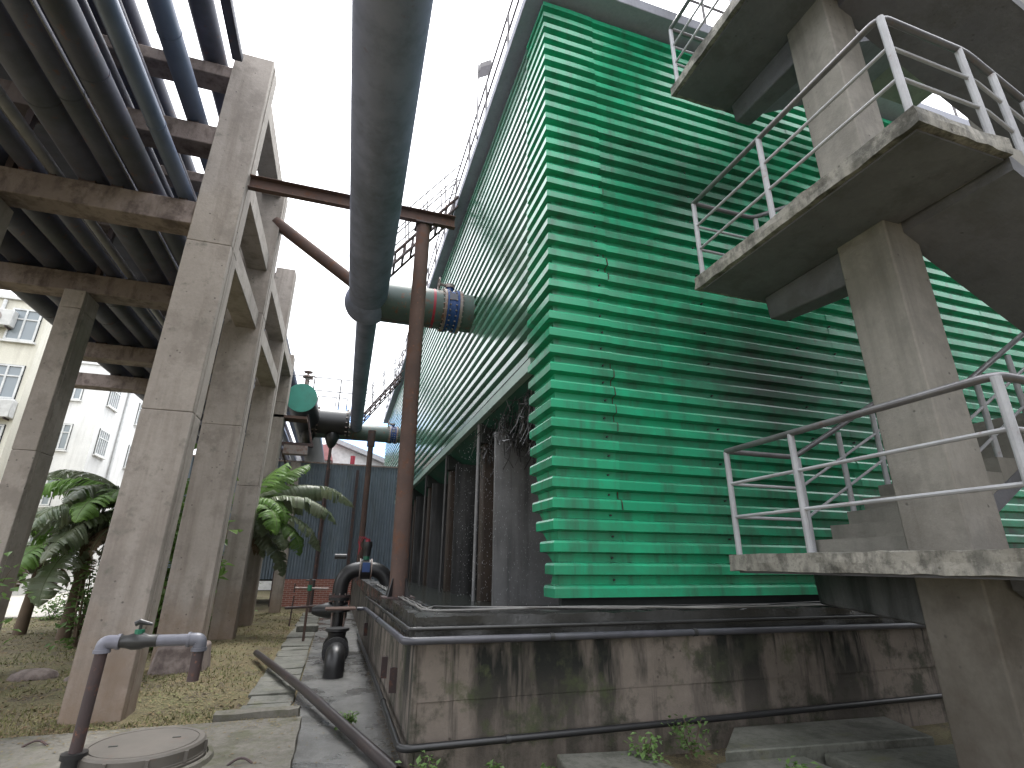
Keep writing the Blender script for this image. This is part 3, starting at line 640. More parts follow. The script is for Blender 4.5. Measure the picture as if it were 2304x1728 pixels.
MB().hexa([(-2.5, 9.72, -.1), (-1.75, 9.72, -.1), (-1.75, 10.45, -.1), (-2.5, 10.45, -.1), (-2.42, 9.8, .38), (-1.8, 9.8, .38), (-1.8, 10.4, .38), (-2.42, 10.4, .38)]).build('footing', 'rack_beam', rack, bevel=.04)
# steel brackets and lattice below the far spans
for yb in (11.5, 13.0):
    pass
# pipes carried by the rack
def long_pipe(x, z, r, mat, label, y0=-14, y1=40, joints=True, group='pipes on the rack'):
    t = thing('rack_pipeline', (x, y0, z), label, 'pipeline', group)
    MB().tube([(x, y0, z), (x, (y0+y1)/2, z), (x, y1, z)], r, 20).build('pipe_run', mat, t)
    if joints:
        for yy in (7.25, 10.1, 13.7, 16.2):
            MB().box(x-r*.5, x+r*.5, yy-.09, yy+.09, z-r-.03, z-r*.8).build('pipe_shoe', 'rust_dark', t)
        for yy in (random.uniform(5, 6), random.uniform(11, 12.5)): MB().tube([(x, yy-.008, z), (x, yy+.008, z)], r+.006, 20).build('weld_ring', mat, t)
    return t
A_ = 6.42; D_ = 7.79; E_ = 9.0
PL = [(-4.88, A_, .17, 'rack_pipe', 'dark pipeline above the left columns on the lowest rack level'),
      (-5.35, A_, .20, 'rack_pipe', 'fat dark pipeline just outside the left columns on the lowest rack level'),
      (-5.85, A_, .20, 'rack_pipe', 'fat dark pipeline second outside the left columns on the lowest rack level'),
      (-6.4, A_, .22, 'rack_pipe', 'fattest dark pipeline at the outer edge of the lowest rack level'),
      (-3.42, A_, .13, 'rack_pipe', 'dark pipeline between the large and medium ones on the lowest rack level'),
      (-4.45, A_, .14, 'rack_pipe', 'dark pipeline between the left columns and the thin pale pipeline'),
      (-4.15, A_, .065, 'rack_pipe_light', 'thin pale pipeline among the dark ones on the lowest rack level'),
      (-3.77, A_, .19, 'rack_pipe', 'large dark pipeline beside the thin pale one on the lowest rack level'),
      (-3.08, A_, .15, 'rack_pipe', 'medium dark pipeline in the middle of the lowest rack level'),
      (-2.62, A_, .10, 'rack_pipe_blue', 'slim blue grey pipeline beside the pillar on the lowest rack level'),
      (-4.25, D_, .17, 'rack_pipe', 'large dark pipeline at the outer end of the middle rack level'),
      (-3.78, D_, .16, 'rack_pipe', 'dark pipeline second from the outer end on the middle rack level'),
      (-3.36, D_, .15, 'rack_pipe', 'dark pipeline in the middle of the middle rack level'),
      (-2.75, D_, .14, 'rack_pipe_blue', 'blue pipeline beside the pillar on the middle rack level'),
      (-4.35, E_, .20, 'rack_pipe', 'fat dark pipeline at the outer end of the top rack level'),
      (-3.85, E_, .20, 'rack_pipe', 'fat dark pipeline second from the outer end on the top rack level'),
      (-3.28, E_, .13, 'rack_pipe', 'narrow dark pipeline third from the outer end on the top rack level'),
      (-2.72, E_, .175, 'rack_pipe', 'grey pipeline standing clear against the sky on the top rack level')]
for x, b, r, mt, lb in PL: long_pipe(x, b+r+.03, r, mt, lb)
for (x0, x1, z, lb) in ((-6.85, -4.0, D_+.42, 'wide covered cable tray above the pipelines of the middle rack level'), (-6.85, -4.2, E_+.48, 'wide covered cable tray above the pipelines of the top rack level')):
    t = thing('cable_tray', ((x0+x1)/2, 0, z), lb, 'cable tray'); MB().box(x0, x1, -14, 40, z, z+.03).build('tray_floor', 'rack_pipe', t)
    for x in (x0, x1-.012): MB().box(x, x+.012, -14, 40, z+.031, z+.12).build('tray_side', 'rack_pipe', t)
    for yy in (7.25, 10.1, 13.7, 16.2): MB().box((x0+x1)/2-.04, (x0+x1)/2+.04, yy-.05, yy+.05, z-.38 if x1-x0 > .5 else z-.05, z-.002).build('tray_leg', 'rust_dark', t)
t = thing('cable_tray', (-2.30, 0, E_), 'narrow steel cable tray on the top rack level beside the pillar heads', 'cable tray')
MB().box(-2.40, -2.26, -14, 7.0, E_+.02, E_+.05).build('tray_floor', 'rack_pipe', t)
for x in (-2.40, -2.265): MB().box(x, x+.008, -14, 7.0, E_+.05, E_+.13).build('tray_side', 'rack_pipe', t)
t = thing('cable_tray', (-3.62, 0, A_+.5), 'wide perforated cable tray slung under the middle rack level', 'cable tray')
for x in (-3.66, -3.48): MB().box(x, x+.02, -14, 30, 7.30, 7.40).build('tray_side', 'rack_pipe', t)
r0 = MB().box(-3.64, -3.48, -12.02, -11.98, 7.31, 7.33).build('tray_rung', 'rack_pipe', t)
for i in range(1, 100): copy_part(r0, t, (-3.56, -12+i*.42, 7.32))
# rusty hangers, wires
for (x, z, lb) in ((-4.27, 6.52, 'thin bare wire strung along the outer edge of the rack'), (-3.26, 6.5, 'thin bare wire strung between the dark and medium pipelines')):
    props(MB().tube([(x, -5+i*1.5, z+.03*math.sin(i)) for i in range(24)], .008, 6).build('wire', 'cable_grey'), lb, 'wire')

# ------------------------------------------------------------------ overhead main, channel beam, props
cb = thing('channel_beam', (-.3, 7.25, 6.87), 'brown steel channel beam spanning from rack pillar to tower under the sky', 'beam')
MB().box(-1.86, 1.28, 7.24, 7.252, 6.87, 7.09).build('web', 'rust_steel', cb)
MB().box(-1.86, 1.28, 7.16, 7.24, 7.078, 7.09).build('flange', 'rust_steel', cb)
MB().box(-1.86, 1.28, 7.16, 7.24, 6.87, 6.884).build('flange', 'rust_steel', cb)
pp = thing('steel_post', (.79, 7.3, 1.17), 'tall rusty round steel post standing on the basin rim', 'post')
MB().tube([(.80, 7.3, 1.18), (.78, 7.3, 4.0), (.775, 7.3, 6.86)], .115, 20).build('shaft', 'rust_steel', pp)
MB().box(.60, 1.0, 7.10, 7.50, 1.172, 1.19).build('base_plate', 'rust_dark', pp)
for a in range(4):
    t = a*math.pi/2+.785; d = Vector((math.cos(t), math.sin(t), 0)); p = Vector((.80, 7.3, 1.19)); q = Vector((-d.y, d.x, 0))*.006
    MB().hexa([p+d*.11-q, p+d*.2-q, p+d*.2+q, p+d*.11+q, p+d*.11-q+Vector((0, 0, .22)), p+d*.125-q+Vector((0, 0, .22)), p+d*.125+q+Vector((0, 0, .22)), p+d*.11+q+Vector((0, 0, .22))]).build('gusset', 'black_iron', pp)
MB().box(.64, .91, 7.15, 7.45, 6.845, 6.868).build('cap_plate', 'rust_dark', pp)
props(MB().tube([(-1.95, 10.0, 8.22), (.35, 9.75, 6.55)], .125, 16).build('strut_pipe', 'rust_steel'), 'brown pipe strut slanting down from the rack to the overhead main', 'strut')

main = thing('overhead_main', (0, 9.4, 6.5), 'large grey overhead water main ending in a domed branch to the tower', 'pipeline')
def axis(y): return Vector((-.12+.0165*y, y, 6.49))
MB().tube([axis(-14), axis(0), axis(5), axis(9.5)], .36, 40).build('pipe_run', 'main_pipe', main)
for yy in (-3, 3.2, 7.9): MB().tube([axis(yy-.008), axis(yy+.008)], .363, 40).build('weld_ring', 'main_pipe', main)
c = axis(9.5); dome = MB().tube([c+Vector((0, -.42+.84*i/14, -.05)) for i in range(15)], [max(.02, .44*math.sqrt(max(0, 1-((-.42+.84*i/14)/.43)**2))) for i in range(15)], 32)
dome.build('branch_dome', 'main_pipe', main)
MB().tube([c+Vector((.1, 0, .02)), (1.50, 9.5, 6.52)], .40, 36).build('branch_pipe', 'green_pipe', main)
MB().tube([(1.28, 9.5, 6.52), (1.33, 9.5, 6.52)], .405, 36).build('paint_band', 'red_paint', main)
MB().tube([c+Vector((.1, -.05, -.37)), (1.3, 9.45, 6.12)], .02, 8).build('drain_line', 'dark_hose', main)
def valve(parent, x, y_, z, r, w=.3):
    MB().tube([(x, y_, z), (x+.05, y_, z)], r*1.12, 36).build('flange', 'flange_steel', parent)
    vb = MB().tube([(x+.055, y_, z), (x+.09, y_, z), (x+.10, y_, z), (x+w-.05, y_, z), (x+w-.04, y_, z), (x+w, y_, z)], [r*1.12, r*1.12, r*1.02, r*1.02, r*1.12, r*1.12], 36).build('butterfly_valve', 'blue_paint', parent)
    MB().bolts((x+.05, y_, z), X_, r*1.06, 24, .014, .16).build('bolts', 'flange_steel', vb, kind='stuff')
    MB().bolts((x+w, y_, z), X_, r*1.06, 24, .014, .16).build('bolts', 'flange_steel', vb, kind='stuff')
    MB().tube([(x+w/2, y_, z+r*.98), (x+w/2, y_, z+r*1.3)], r*.2, 16).build('valve_neck', 'blue_paint', vb)
    MB().tube([(x+w/2, y_, z+r*1.3), (x+w/2, y_, z+r*1.5)], r*.26, 16).build('gear_box', 'flange_steel', vb)
    m = MB().tube([(x+w/2, y_, z+r*1.4), (x+w/2-r*.6, y_-.08, z+r*1.4)], .03, 8); m.tube([(x+w/2-r*.6+.15*math.cos(t*.785)*0, y_-.08+.13*math.cos(t*.785), z+r*1.4+.13*math.sin(t*.785)) for t in range(9)], .015, 6)
    m.build('hand_wheel', 'flange_steel', vb)
    MB().box(x+w*.3, x+w*.85, y_-r*1.05, y_-r*1.0, z+r*.15, z+r*.5).build('name_plate', 'pvc_white', vb)
    MB().tube([(x+w+.005, y_, z), (x+w+.06, y_, z)], r*1.12, 36).build('flange', 'flange_steel', parent)
valve(main, 1.50, 9.5, 6.52, .40)
MB().tube([(1.865, 9.5, 6.52), (2.6, 9.5, 6.52)], .39, 36).build('inlet_pipe', 'green_pipe', main)

thin = thing('overhead_branch', (.14, 15, 6.5), 'smaller grey overhead pipe running on from the domed main to a far branch', 'pipeline')
MB().tube([(.055, 9.7, 6.5), (.09, 14, 6.5), (.16, 20.0, 6.42)], .215, 28).build('pipe_run', 'main_pipe', thin)
MB().tube([(-1.3, 20, 6.28), (1.40, 20, 6.28)], .31, 28).build('branch_pipe', 'green_pipe', thin)
valve(thin, 1.40, 20, 6.28, .30, .26)
MB().tube([(1.725, 20, 6.28), (2.6, 20, 6.28)], .29, 28).build('inlet_pipe', 'green_pipe', thin)
hd = thing('header_pipe', (-1.2, 20, 6.5), 'dark flanged header pipe spool at the far end of the path', 'pipe')
MB().tube([(-1.28, 19.85, 6.55), (-.14, 19.85, 6.55)], .48, 32).build('spool', 'black_iron', hd)
for x in (-1.32, -.16): 
    MB().tube([(x, 19.85, 6.55), (x+.06, 19.85, 6.55)], .56, 32).build('flange', 'black_iron', hd); MB().bolts((x+.03, 19.85, 6.55), X_, .52, 18, .02, .2).build('bolts', 'flange_steel', hd, kind='stuff')
for x in (-1.5, -.66):
    MB().tube([(x, 19.85, 6.2), (x, 19.85, 5.95), (x, 19.85, 5.7), (x, 19.85, 5.55)], [.22, .26, .16, .05], 16).build('drip_leg', 'black_iron', hd); 
for x in (-.66,): MB().tube([(x, 19.85, 0), (x, 19.85, 5.58)], .055, 10).build('support_leg', 'rust_dark', hd)
MB().tube([(-1.62, 17.0, 6.55), (-1.62, 17.5, 6.55), (-1.62, 32, 6.55)], .46, 36).build('rack_run', 'black_iron', hd)
MB().tube([(-1.62, 16.94, 6.55), (-1.62, 17.0, 6.55)], .47, 36).build('end_plate', 'teal_paint', hd)
w = MB().tube([(-1.55, 17.2, 7.0), (-1.55, 17.2, 7.35)], .07, 12); w.tube([(-1.55, 17.2, 7.32), (-1.55, 17.2, 7.37)], .16, 14); w.tube([(-1.55, 17.2, 7.5), (-1.55, 17.2, 7.53)], .14, 14); w.tube([(-1.55, 17.2, 7.3), (-1.55, 17.2, 7.55)], .03, 8)
w.build('vent_valve', 'flange_steel', hd)
w = MB().tube([(-1.38+.13*math.cos(t*.524), 17.1, 7.25+.13*math.sin(t*.524)) for t in range(13)], .012, 6); w.tube([(-1.38, 17.1, 7.12), (-1.38, 17.1, 7.38)], .01, 6); w.tube([(-1.55, 17.15, 7.25), (-1.38, 17.1, 7.25)], .02, 6)
w.build('hand_wheel', 'flange_steel', hd)
t = thing('support_frame', (-1.7, 17.4, 5.2), 'dark steel bracket frame on the far rack column holding the header pipe', 'frame')
MB().box(-2.1, -1.1, 17.2, 17.4, 5.05, 5.15).build('shelf', 'rust_dark', t); MB().tube([(-1.15, 17.3, 5.1), (-1.4, 17.3, 6.1)], .04, 6).build('strut', 'rust_dark', t); MB().box(-2.3, -1.3, 16.0, 16.5, 5.62, 5.70).build('plate', 'rust_steel', t)
MB().tube([(-2.0, 17.3, 4.9), (-1.7, 18.5, 4.0)], .03, 6).build('strut', 'rust_dark', t)
MB().box(-1.95, -1.25, 17.15, 17.45, 4.78, 5.05).build('saddle', 'flange_steel', t)
t = thing('steel_post', (.66, 18, 1.1), 'slimmer rusty steel post under the far overhead branch', 'post')
MB().tube([(.70, 18, 1.17), (.69, 18, 5.5)], .09, 16).build('shaft', 'rust_steel', t); MB().tube([(.69, 18, 5.35), (.69, 18, 5.9)], .13, 16).build('saddle', 'rust_dark', t)
# far walkway with guard rail behind the header
t = thing('walkway', (-1.2, 21.2, 7.3), 'thin steel walkway railing above the far header pipe', 'railing')
MB().box(-2.6, .2, 21, 21.6, 7.28, 7.33).build('deck', 'far_rail', t)
for hz in (.8, 1.35): bar((-2.6, 21, 7.3+hz), (.3, 21, 7.3+hz), .022, 'rail', 'far_rail', t)
for x in (-2.5, -1.62, -.6, .25): bar((x, 21, 7.3), (x, 21, 8.65), .025, 'post', 'far_rail', t)
t = thing('walkway', (-.8, 20.5, 7.0), 'small hoop railing on top of the far header pipe', 'railing')
MB().tube(fillet([(-1.37, 20.5, 7.0), (-1.37, 20.5, 7.72), (-.28, 20.5, 7.72), (-.28, 20.5, 7.0)], .05), .02, 8).build('hoop', 'far_rail', t); bar((-.7, 20.5, 7.0), (-.7, 20.5, 7.7), .018, 'post', 'far_rail', t)

# ------------------------------------------------------------------ black pump pipework on the path
bp = thing('siphon_pipe', (.12, 11.4, 0), 'black arched pipe passing over the basin rim with a blue plated valve', 'pipe')
arch = fillet([(.13, 11.4, .62), (.13, 11.4, 1.47), (.95, 11.4, 1.47), (1.12, 11.4, .9)], .38, 12)
MB().tube(arch, .145, 22).build('pipe_run', 'black_iron', bp)
MB().tube([(.13, 11.4, .90), (.13, 11.4, .95)], .20, 22).build('flange', 'black_iron', bp); MB().tube([(.13, 11.4, .955), (.13, 11.4, 1.0)], .20, 22).build('flange', 'rust_dark', bp)
MB().bolts((.13, 11.4, .95), (0, 0, 1), .175, 10, .012, .16).build('bolts', 'flange_steel', bp, kind='stuff')
MB().tube([(-.35, 11.4, .72), (-.25, 11.4, .72), (-.05, 11.4, .72), (.3, 11.4, .72)], [.06, .10, .15, .15], 18).build('side_stub', 'black_iron', bp)
MB().tube([(.13, 11.4, .0), (.13, 11.4, .6)], .12, 18).build('lower_leg', 'black_iron', bp)
vv = MB().tube([(.48, 11.4, 1.47), (.66, 11.4, 1.47)], .19, 24).build('valve_body', 'black_iron', bp)
for x in (.45, .67): MB().tube([(x, 11.4, 1.47), (x+.02, 11.4, 1.47)], .205, 24).build('flange', 'flange_steel', vv)
MB().box(.50, .645, 11.195, 11.215, 1.42, 1.60).build('name_plate', 'blue_paint', vv)
MB().tube([(.57, 11.4, 1.65), (.57, 11.4, 1.74)], .06, 12).build('neck', 'valve_green', vv)
MB().tube([(.57, 11.4, 1.72), (.57, 11.4, 1.86), (.57, 11.4, 1.92), (.57, 11.4, 2.0)], [.07, .08, .10, .09], 16).build('actuator', 'dark_hose', vv)
MB().tube([(.57, 11.4, 2.0), (.57, 11.4, 2.06)], .05, 12).build('cap', 'red_paint', vv)
for k in range(3):
    MB().tube([(.57-.02*k, 11.38, 2.05), (.50-.05*k, 11.36, 2.10), (.42-.02*k, 11.35, 1.98), (.40+.03*k, 11.36, 1.75+.05*k)], .008, 6).build('wire', 'red_paint', vv)
MB().tube(fillet([(.62, 11.6, 1.4), (.95, 11.6, 1.4), (.95, 11.6, 1.1)], .1), .05, 12).build('bypass_pipe', 'flange_steel', bp)
MB().tube([(.2, 12.5, 1.72), (-.05, 12.5, 1.72)], .055, 12).build('motor', 'dark_hose', bp)

gv = thing('gate_valve', (.13, 9.6, 0), 'black cast iron gate valve with a downturned elbow on the wet path', 'valve')
MB().tube(fillet([(.135, 8.98, -.02), (.135, 8.98, .27), (.135, 9.45, .27)], .24, 10), .145, 24).build('elbow', 'black_iron', gv)
for yy in (9.42, 9.48): MB().tube([(.135, yy, .27), (.135, yy+.05, .27)], .205, 24).build('flange', 'black_iron', gv)
MB().bolts((.135, 9.475, .27), Y_, .178, 10, .013, .15).build('bolts', 'black_iron', gv, kind='stuff')
MB().tube([(.135, 9.53, .27), (.135, 9.75, .27), (.135, 9.98, .27)], [.16, .185, .16], 20).build('valve_body', 'black_iron', gv)
MB().tube([(.135, 9.75, .4), (.135, 9.75, .52), (.135, 9.75, .54), (.135, 9.75, .58)], [.13, .15, .19, .19], 18).build('bonnet', 'black_iron', gv)
for yy in (9.98, 10.04): MB().tube([(.135, yy, .27), (.135, yy+.05, .27)], .205, 24).build('flange', 'black_iron', gv)
MB().tube([(.135, 10.09, .27), (.135, 11.3, .27)], .13, 20).build('tail_pipe', 'black_iron', gv)
for x in (.03, .24): MB().tube([(x, 10.6, .35), (x, 10.6, .78)], .018, 8).build('yoke_rod', 'flange_steel', gv)
MB().tube([(.135, 10.6, .76), (.135, 10.6, .80)], .20, 20).build('top_flange', 'black_iron', gv)
MB().tube([(.135, 10.6, .36), (.135, 10.6, .76)], .06, 12).build('stem', 'black_iron', gv)
MB().box(-.10, .42, 10.35, 10.85, .80, .825).build('wooden_board', 'rust_steel', gv)
bv = thing('drain_valve', (-.55, 13, 0), 'small green tap valves on thin iron pipes beside the path', 'valve')
MB().tube([(-.50, 13, 0), (-.50, 13, 1.25)], .028, 10).build('riser', 'rust_steel', bv); MB().tube([(-.95, 13, .66), (.0, 13, .70)], .03, 10).build('cross_pipe', 'rust_dark', bv)
MB().tube([(-.82, 13, .3), (-.80, 13, .9)], .015, 8).build('rod', 'rust_dark', bv)
MB().tube([(-.50, 13, 1.0), (-.50, 13, 1.12)], .05, 10).build('tap_body', 'valve_green', bv); MB().tube([(-.8, 13, 1.06), (-.1, 13, 1.04)], .022, 8).build('branch', 'flange_steel', bv); MB().tube([(-.6, 13, 1.22), (-.4, 13, 1.22)], .014, 8).build('handle', 'black_iron', bv); MB().tube([(-.81, 13, .97), (-.81, 13, 1.15)], .014, 8).build('handle', 'rust_dark', bv)
props(MB().box(-.75, -.25, 14.6, 14.95, .0, .14).build('loose_block', 'slab_concrete', base=True, bevel=.02), 'loose concrete block lying on the far cover slabs', 'block')

# ------------------------------------------------------------------ far end: blue shed, brick wall, houses
shed = thing('metal_shed', (0, 23, 0), 'dark blue corrugated metal shed wall closing the far end of the path', 'shed')
x = -6.0; i = 0
while x < 2.6:
    w_ = .86; rows = []
    pr_ = []
    for k in range(8):
        xx = x+k*w_/8; pr_ += [(xx, 0), (xx+.04, 0), (xx+.055, .03), (xx+.09, .03)]
    pr_.append((x+w_+.01, 0))
    MB().grid([[(a, 23-d-.004*(i % 2), z) for a, d in pr_] for z in (.97, 5.52+random.uniform(-.02, .02))]).build('wall_sheet', 'blue_sheet', shed, smooth=15); x += w_; i += 1
MB().box(-6, 2.5, 23.02, 27, .9, 5.45).build('shed_core', 'shadow_dark', shed)
for x in (-.72, .45, -2.2): MB().box(x-.06, x+.06, 22.78, 22.9, 0, 5.3).build('frame_post', 'rust_dark', shed)
MB().box(-6, 2.5, 22.9, 22.95, 5.5, 5.56).build('eave_trim', 'flange_steel', shed)
props(MB().box(-1.95, .66, 22.72, 22.96, -.1, .965).build('brick_wall', 'brick', base=True), 'low red brick wall at the foot of the blue shed', 'wall')
fh = thing('far_house', (3, 36, 0), 'white gabled house with bright blue roof beyond the shed', 'house')
MB().loft([(-7, 36, 0), (9, 36, 0), (9, 36, 5.6), (-1.2, 36, 9.2), (-7, 36, 7.0)], [(-7, 44, 0), (9, 44, 0), (9, 44, 5.6), (-1.2, 44, 9.2), (-7, 44, 7.0)]).build('wall', 'white_wall', fh)
MB().hexa([(-1.3, 35.5, 9.25), (9.6, 35.5, 5.4), (9.6, 45, 5.4), (-1.3, 45, 9.25), (-1.3, 35.5, 9.55), (9.6, 35.5, 5.75), (9.6, 45, 5.75), (-1.3, 45, 9.55)]).build('eave_board', 'rail_paint', fh)
MB().hexa([(-1.3, 36.2, 9.6), (9.6, 36.2, 5.8), (9.6, 46, 11.0), (-1.3, 46, 14.8), (-1.3, 36.2, 9.7), (9.6, 36.2, 5.9), (9.6, 46, 11.1), (-1.3, 46, 14.9)]).build('roof', 'roof_blue', fh)
t = thing('far_house', (-2.4, 34, 0), 'pale hut with faded red roof behind the header drip legs', 'house')
MB().box(-2.3, -1.0, 34, 36, 0, 7.6).build('wall', 'white_wall', t)
MB().hexa([(-2.4, 33.8, 7.6), (-.9, 33.8, 7.6), (-.9, 36.2, 7.6), (-2.4, 36.2, 7.6), (-2.1, 33.9, 8.6), (-1.2, 33.9, 8.6), (-1.2, 36.1, 8.6), (-2.1, 36.1, 8.6)]).build('roof', 'roof_red', t)
t = thing('chimney_pipe', (.3, 33, 0), 'small red and grey vent pipe standing beyond the shed', 'vent')
MB().tube([(.28, 33, 0), (.28, 33, 7.0)], .12, 12).build('pipe_run', 'pvc_white', t); MB().tube([(.28, 33, 7.0), (.28, 33, 7.8)], .14, 12).build('band', 'red_paint', t)

def window(parent, face, a, z, w, h, bars=2):
    """face: ('y', y) looks to -y, a is x; ('x', x) looks to +x, a is y"""
    ax, c = face
    def bx(a0, a1, d0, d1, z0, z1):
        return (a0, a1, c-d1, c-d0, z0, z1) if ax == 'y' else (c+d0, c+d1, a0, a1, z0, z1)
    f = MB().box(*bx(a-w/2-.05, a+w/2+.05, .003, .02, z-.05, z+h+.05)).build('window', 'shadow_dark', parent)
    MB().box(*bx(a-w/2, a+w/2, .021, .03, z, z+h)).build('pane', 'pane_glass', f)
    m = MB()
    for q in [a-w/2+i*w/bars for i in range(bars+1)]: m.box(*bx(q-.03, q+.03, .031, .07, z, z+h))
    m.box(*bx(a-w/2-.03, a+w/2+.03, .031, .068, z-.03, z+.03)); m.box(*bx(a-w/2-.03, a+w/2+.03, .031, .068, z+h-.03, z+h+.03)); m.box(*bx(a-w/2-.03, a+w/2+.03, .031, .066, z+h*.66, z+h*.66+.05))
    m.build('frame', 'window_frame', f)
    MB().box(*bx(a-w/2-.1, a+w/2+.1, .002, .13, z-.12, z-.055)).build('sill', 'plaster_grey', f)
b1 = thing('apartment_building', (-14, 23, 0), 'cream apartment block with wall mounted air conditioner beyond the rack', 'building')
MB().box(-24, -11.33, 22, 25.2, 0, 10.76).build('wall', 'plaster', b1); MB().box(-24.1, -11.2, 21.9, 25.3, 10.765, 10.9).build('roof', 'plaster_grey', b1)
for z in (9.3, 7.1, 4.9, 2.2):
    for x in (-11.95, -14.6, -17.5): window(b1, ('y', 22), x, z-.1, .85, 1.2)
    window(b1, ('x', -11.33), 23.0, z-.1, .7, .75, 1)
MB().tube([(-12.7, 21.93, 0), (-12.7, 21.93, 10.7)], .06, 10).build('downpipe', 'window_frame', b1)
b2 = thing('apartment_building', (-16, 34, 0), 'grey white apartment block with barred windows behind the banana plant', 'building')
MB().box(-26, -12.93, 32, 41, 0, 11.7).build('wall', 'plaster_grey', b2); MB().box(-26.1, -12.8, 31.9, 41.1, 11.705, 11.85).build('roof', 'plaster_grey', b2)
for z in (9.7, 7.0, 4.2, 1.4):
    for y_ in (33.2, 37.5, 40): window(b2, ('x', -12.93), y_, z, 1.2, 1.3, 5)
    window(b2, ('y', 32), -14.6, z, 1.3, 1.3, 4)
MB().tube([(-12.85, 34.9, 0), (-12.85, 34.9, 11.6)], .07, 10).build('downpipe', 'window_frame', b2)
for (x, y_, z, lb) in ((-11.75, 21.98, 6.25, 'white air conditioner unit hung below a window of the cream block'), (-12.6, 21.98, 9.6, 'small white air conditioner unit high on the cream block')):
    t = thing('air_conditioner', (x, y_-.2, z), lb, 'air conditioner')
    MB().box(x-.42, x+.42, y_-.34, y_-.03, z, z+.62).build('casing', 'ac_white', t, bevel=.02)
    m = MB(); lathe_c = Vector((x-.12, y_-.345, z+.31)); m.tube([lathe_c, lathe_c+Vector((0, -.012, 0))], .23, 20); m.build('fan_grille', 'flange_steel', t)
    for s_ in (-.3, .3): MB().box(x+s_-.02, x+s_+.02, y_-.36, y_-.01, z-.06, z-.005).build('bracket', 'rust_dark', t)

hall = thing('unseen_hall', (16, -7, 0), 'unseen grey hall added behind the staircase to block light', 'building')  # out-of-view hall, added to keep light off the camera-facing sides
MB().box(6.2, 32, -14, -2.2, 0, 9).build('wall', 'stair_soffit', hall); MB().box(6.0, 32.3, -14.3, -1.9, 9.005, 9.3).build('roof', 'roof_concrete', hall)
for i in range(5):
    for z in (2.0, 5.5):
        f_ = MB().box(8+i*4.6, 10.6+i*4.6, -2.19, -2.14, z, z+2.2).build('window', 'window_frame', hall); MB().box(8.1+i*4.6, 10.5+i*4.6, -2.135, -2.12, z+.1, z+2.1).build('pane', 'pane_glass', f_)
# ------------------------------------------------------------------ plants
def banana_leaf(parent, base, az, L, W, el, droop, seed, mat):
    W *= 1.45
    rnd = random.Random(seed); d = Vector((math.cos(az), math.sin(az), 0)); n = 16
    p = Vector(base); e = el; ribs = []
    for i in range(n+1):
        t = i/n; ribs.append((p.copy(), e)); e -= droop/n*(.5+1.2*t); p = p+(d*math.cos(e)+Vector((0, 0, math.sin(e))))*(L/n)
    side = Vector((-d.y, d.x, 0)); mb = MB(); rib = MB()
    rib.tube([q for q, _ in ribs], [.022*(1-.85*i/n) for i in range(n+1)], 6)
    for s_ in (-1, 1):
        tear = 0.0; ns = 4
        for i in range(2, n):
            for hh in range(ns):
                h0, h1 = hh/ns, (hh+1)/ns; t0, t1 = (i+h0)/n, (i+h1)/n
                q0 = ribs[i][0].lerp(ribs[i+1][0], h0); q1 = ribs[i][0].lerp(ribs[i+1][0], h1)
                e = ribs[i][1]; up = Vector((0, 0, 1))*math.cos(e)-d*math.sin(e)
                cut = rnd.random() < .22
                if cut: tear = rnd.uniform(-.9, .3)
                prof = lambda t: W*math.sin(math.pi*min(1, max(.03, t*1.02)))**.55
                w0, w1 = prof(t0)*rnd.uniform(.88, 1.04), prof(t1)*rnd.uniform(.88, 1.04)
                def pt(q, w, k):
                    aa = .12+min(0, tear)*k-.42*k*k+.05*math.sin(t0*90); return q+(side*s_*math.cos(aa)+up*math.sin(aa))*(w*k)+d*(w*k*.3)
                ks = (0, .3, .6, .85, 1); q0c = q0.lerp(q1, .3 if cut else 0)
                A = [pt(q0.lerp(q0c, k), w0, k) for k in ks]; B = [pt(q1, w1, k) for k in ks]
                mb.grid([A, B])
    lf = mb.build('leaf', mat, parent, smooth=50); rib.build('midrib', 'stem_green', lf)
def banana(loc, leaves, h_, label, seed):
    t = thing('banana_plant', loc, label, 'banana plant', 'banana plants behind the rack'); x, y_, z = loc
    MB().tube([(x, y_, z-.1), (x+.03, y_, z+h_*.5), (x, y_+.03, z+h_)], [.13, .11, .07], 14).build('trunk', 'stem_brown', t)
    for k, (az, L, W, el, dr_, mt) in enumerate(leaves): banana_leaf(t, (x, y_, z+h_-.12*(k % 4)), R(az), L, W, R(el), R(dr_), seed+k, mt)
    for k in range(6):
        a = k*1.1+seed; q = Vector((x+.13*math.cos(a), y_+.13*math.sin(a), z+h_*.8))
        banana_leaf(t, q, a, .9, .12, R(-20), R(75), seed+50+k, 'dry_leaf')
banana((-4.35, 13.2, 0), [(190, 1.9, .36, 35, 85, 'banana_leaf'), (210, 1.9, .36, 10, 80, 'banana_dull'), (225, 1.8, .36, -15, 60, 'banana_dull'), (195, 1.7, .34, -5, 80, 'banana_dull'), (250, 1.6, .34, 15, 95, 'banana_leaf'), (172, 2.0, .36, 50, 80, 'banana_dull'), (200, 1.5, .30, 45, 75, 'banana_leaf'), (150, 1.4, .3, 60, 60, 'banana_leaf'), (235, 1.5, .3, 30, 95, 'banana_dull'), (180, 1.3, .3, 20, 100, 'banana_dull'), (270, 1.3, .28, 50, 110, 'banana_leaf'), (300, 1.4, .3, 30, 100, 'banana_dull'), (215, 1.3, .3, 5, 85, 'banana_dull'), (20, 1.5, .3, 60, 90, 'banana_leaf'), (165, 1.2, .28, -10, 70, 'banana_dull')], 2.9, 'broken leaved banana plant behind the tallest pillar', 1)
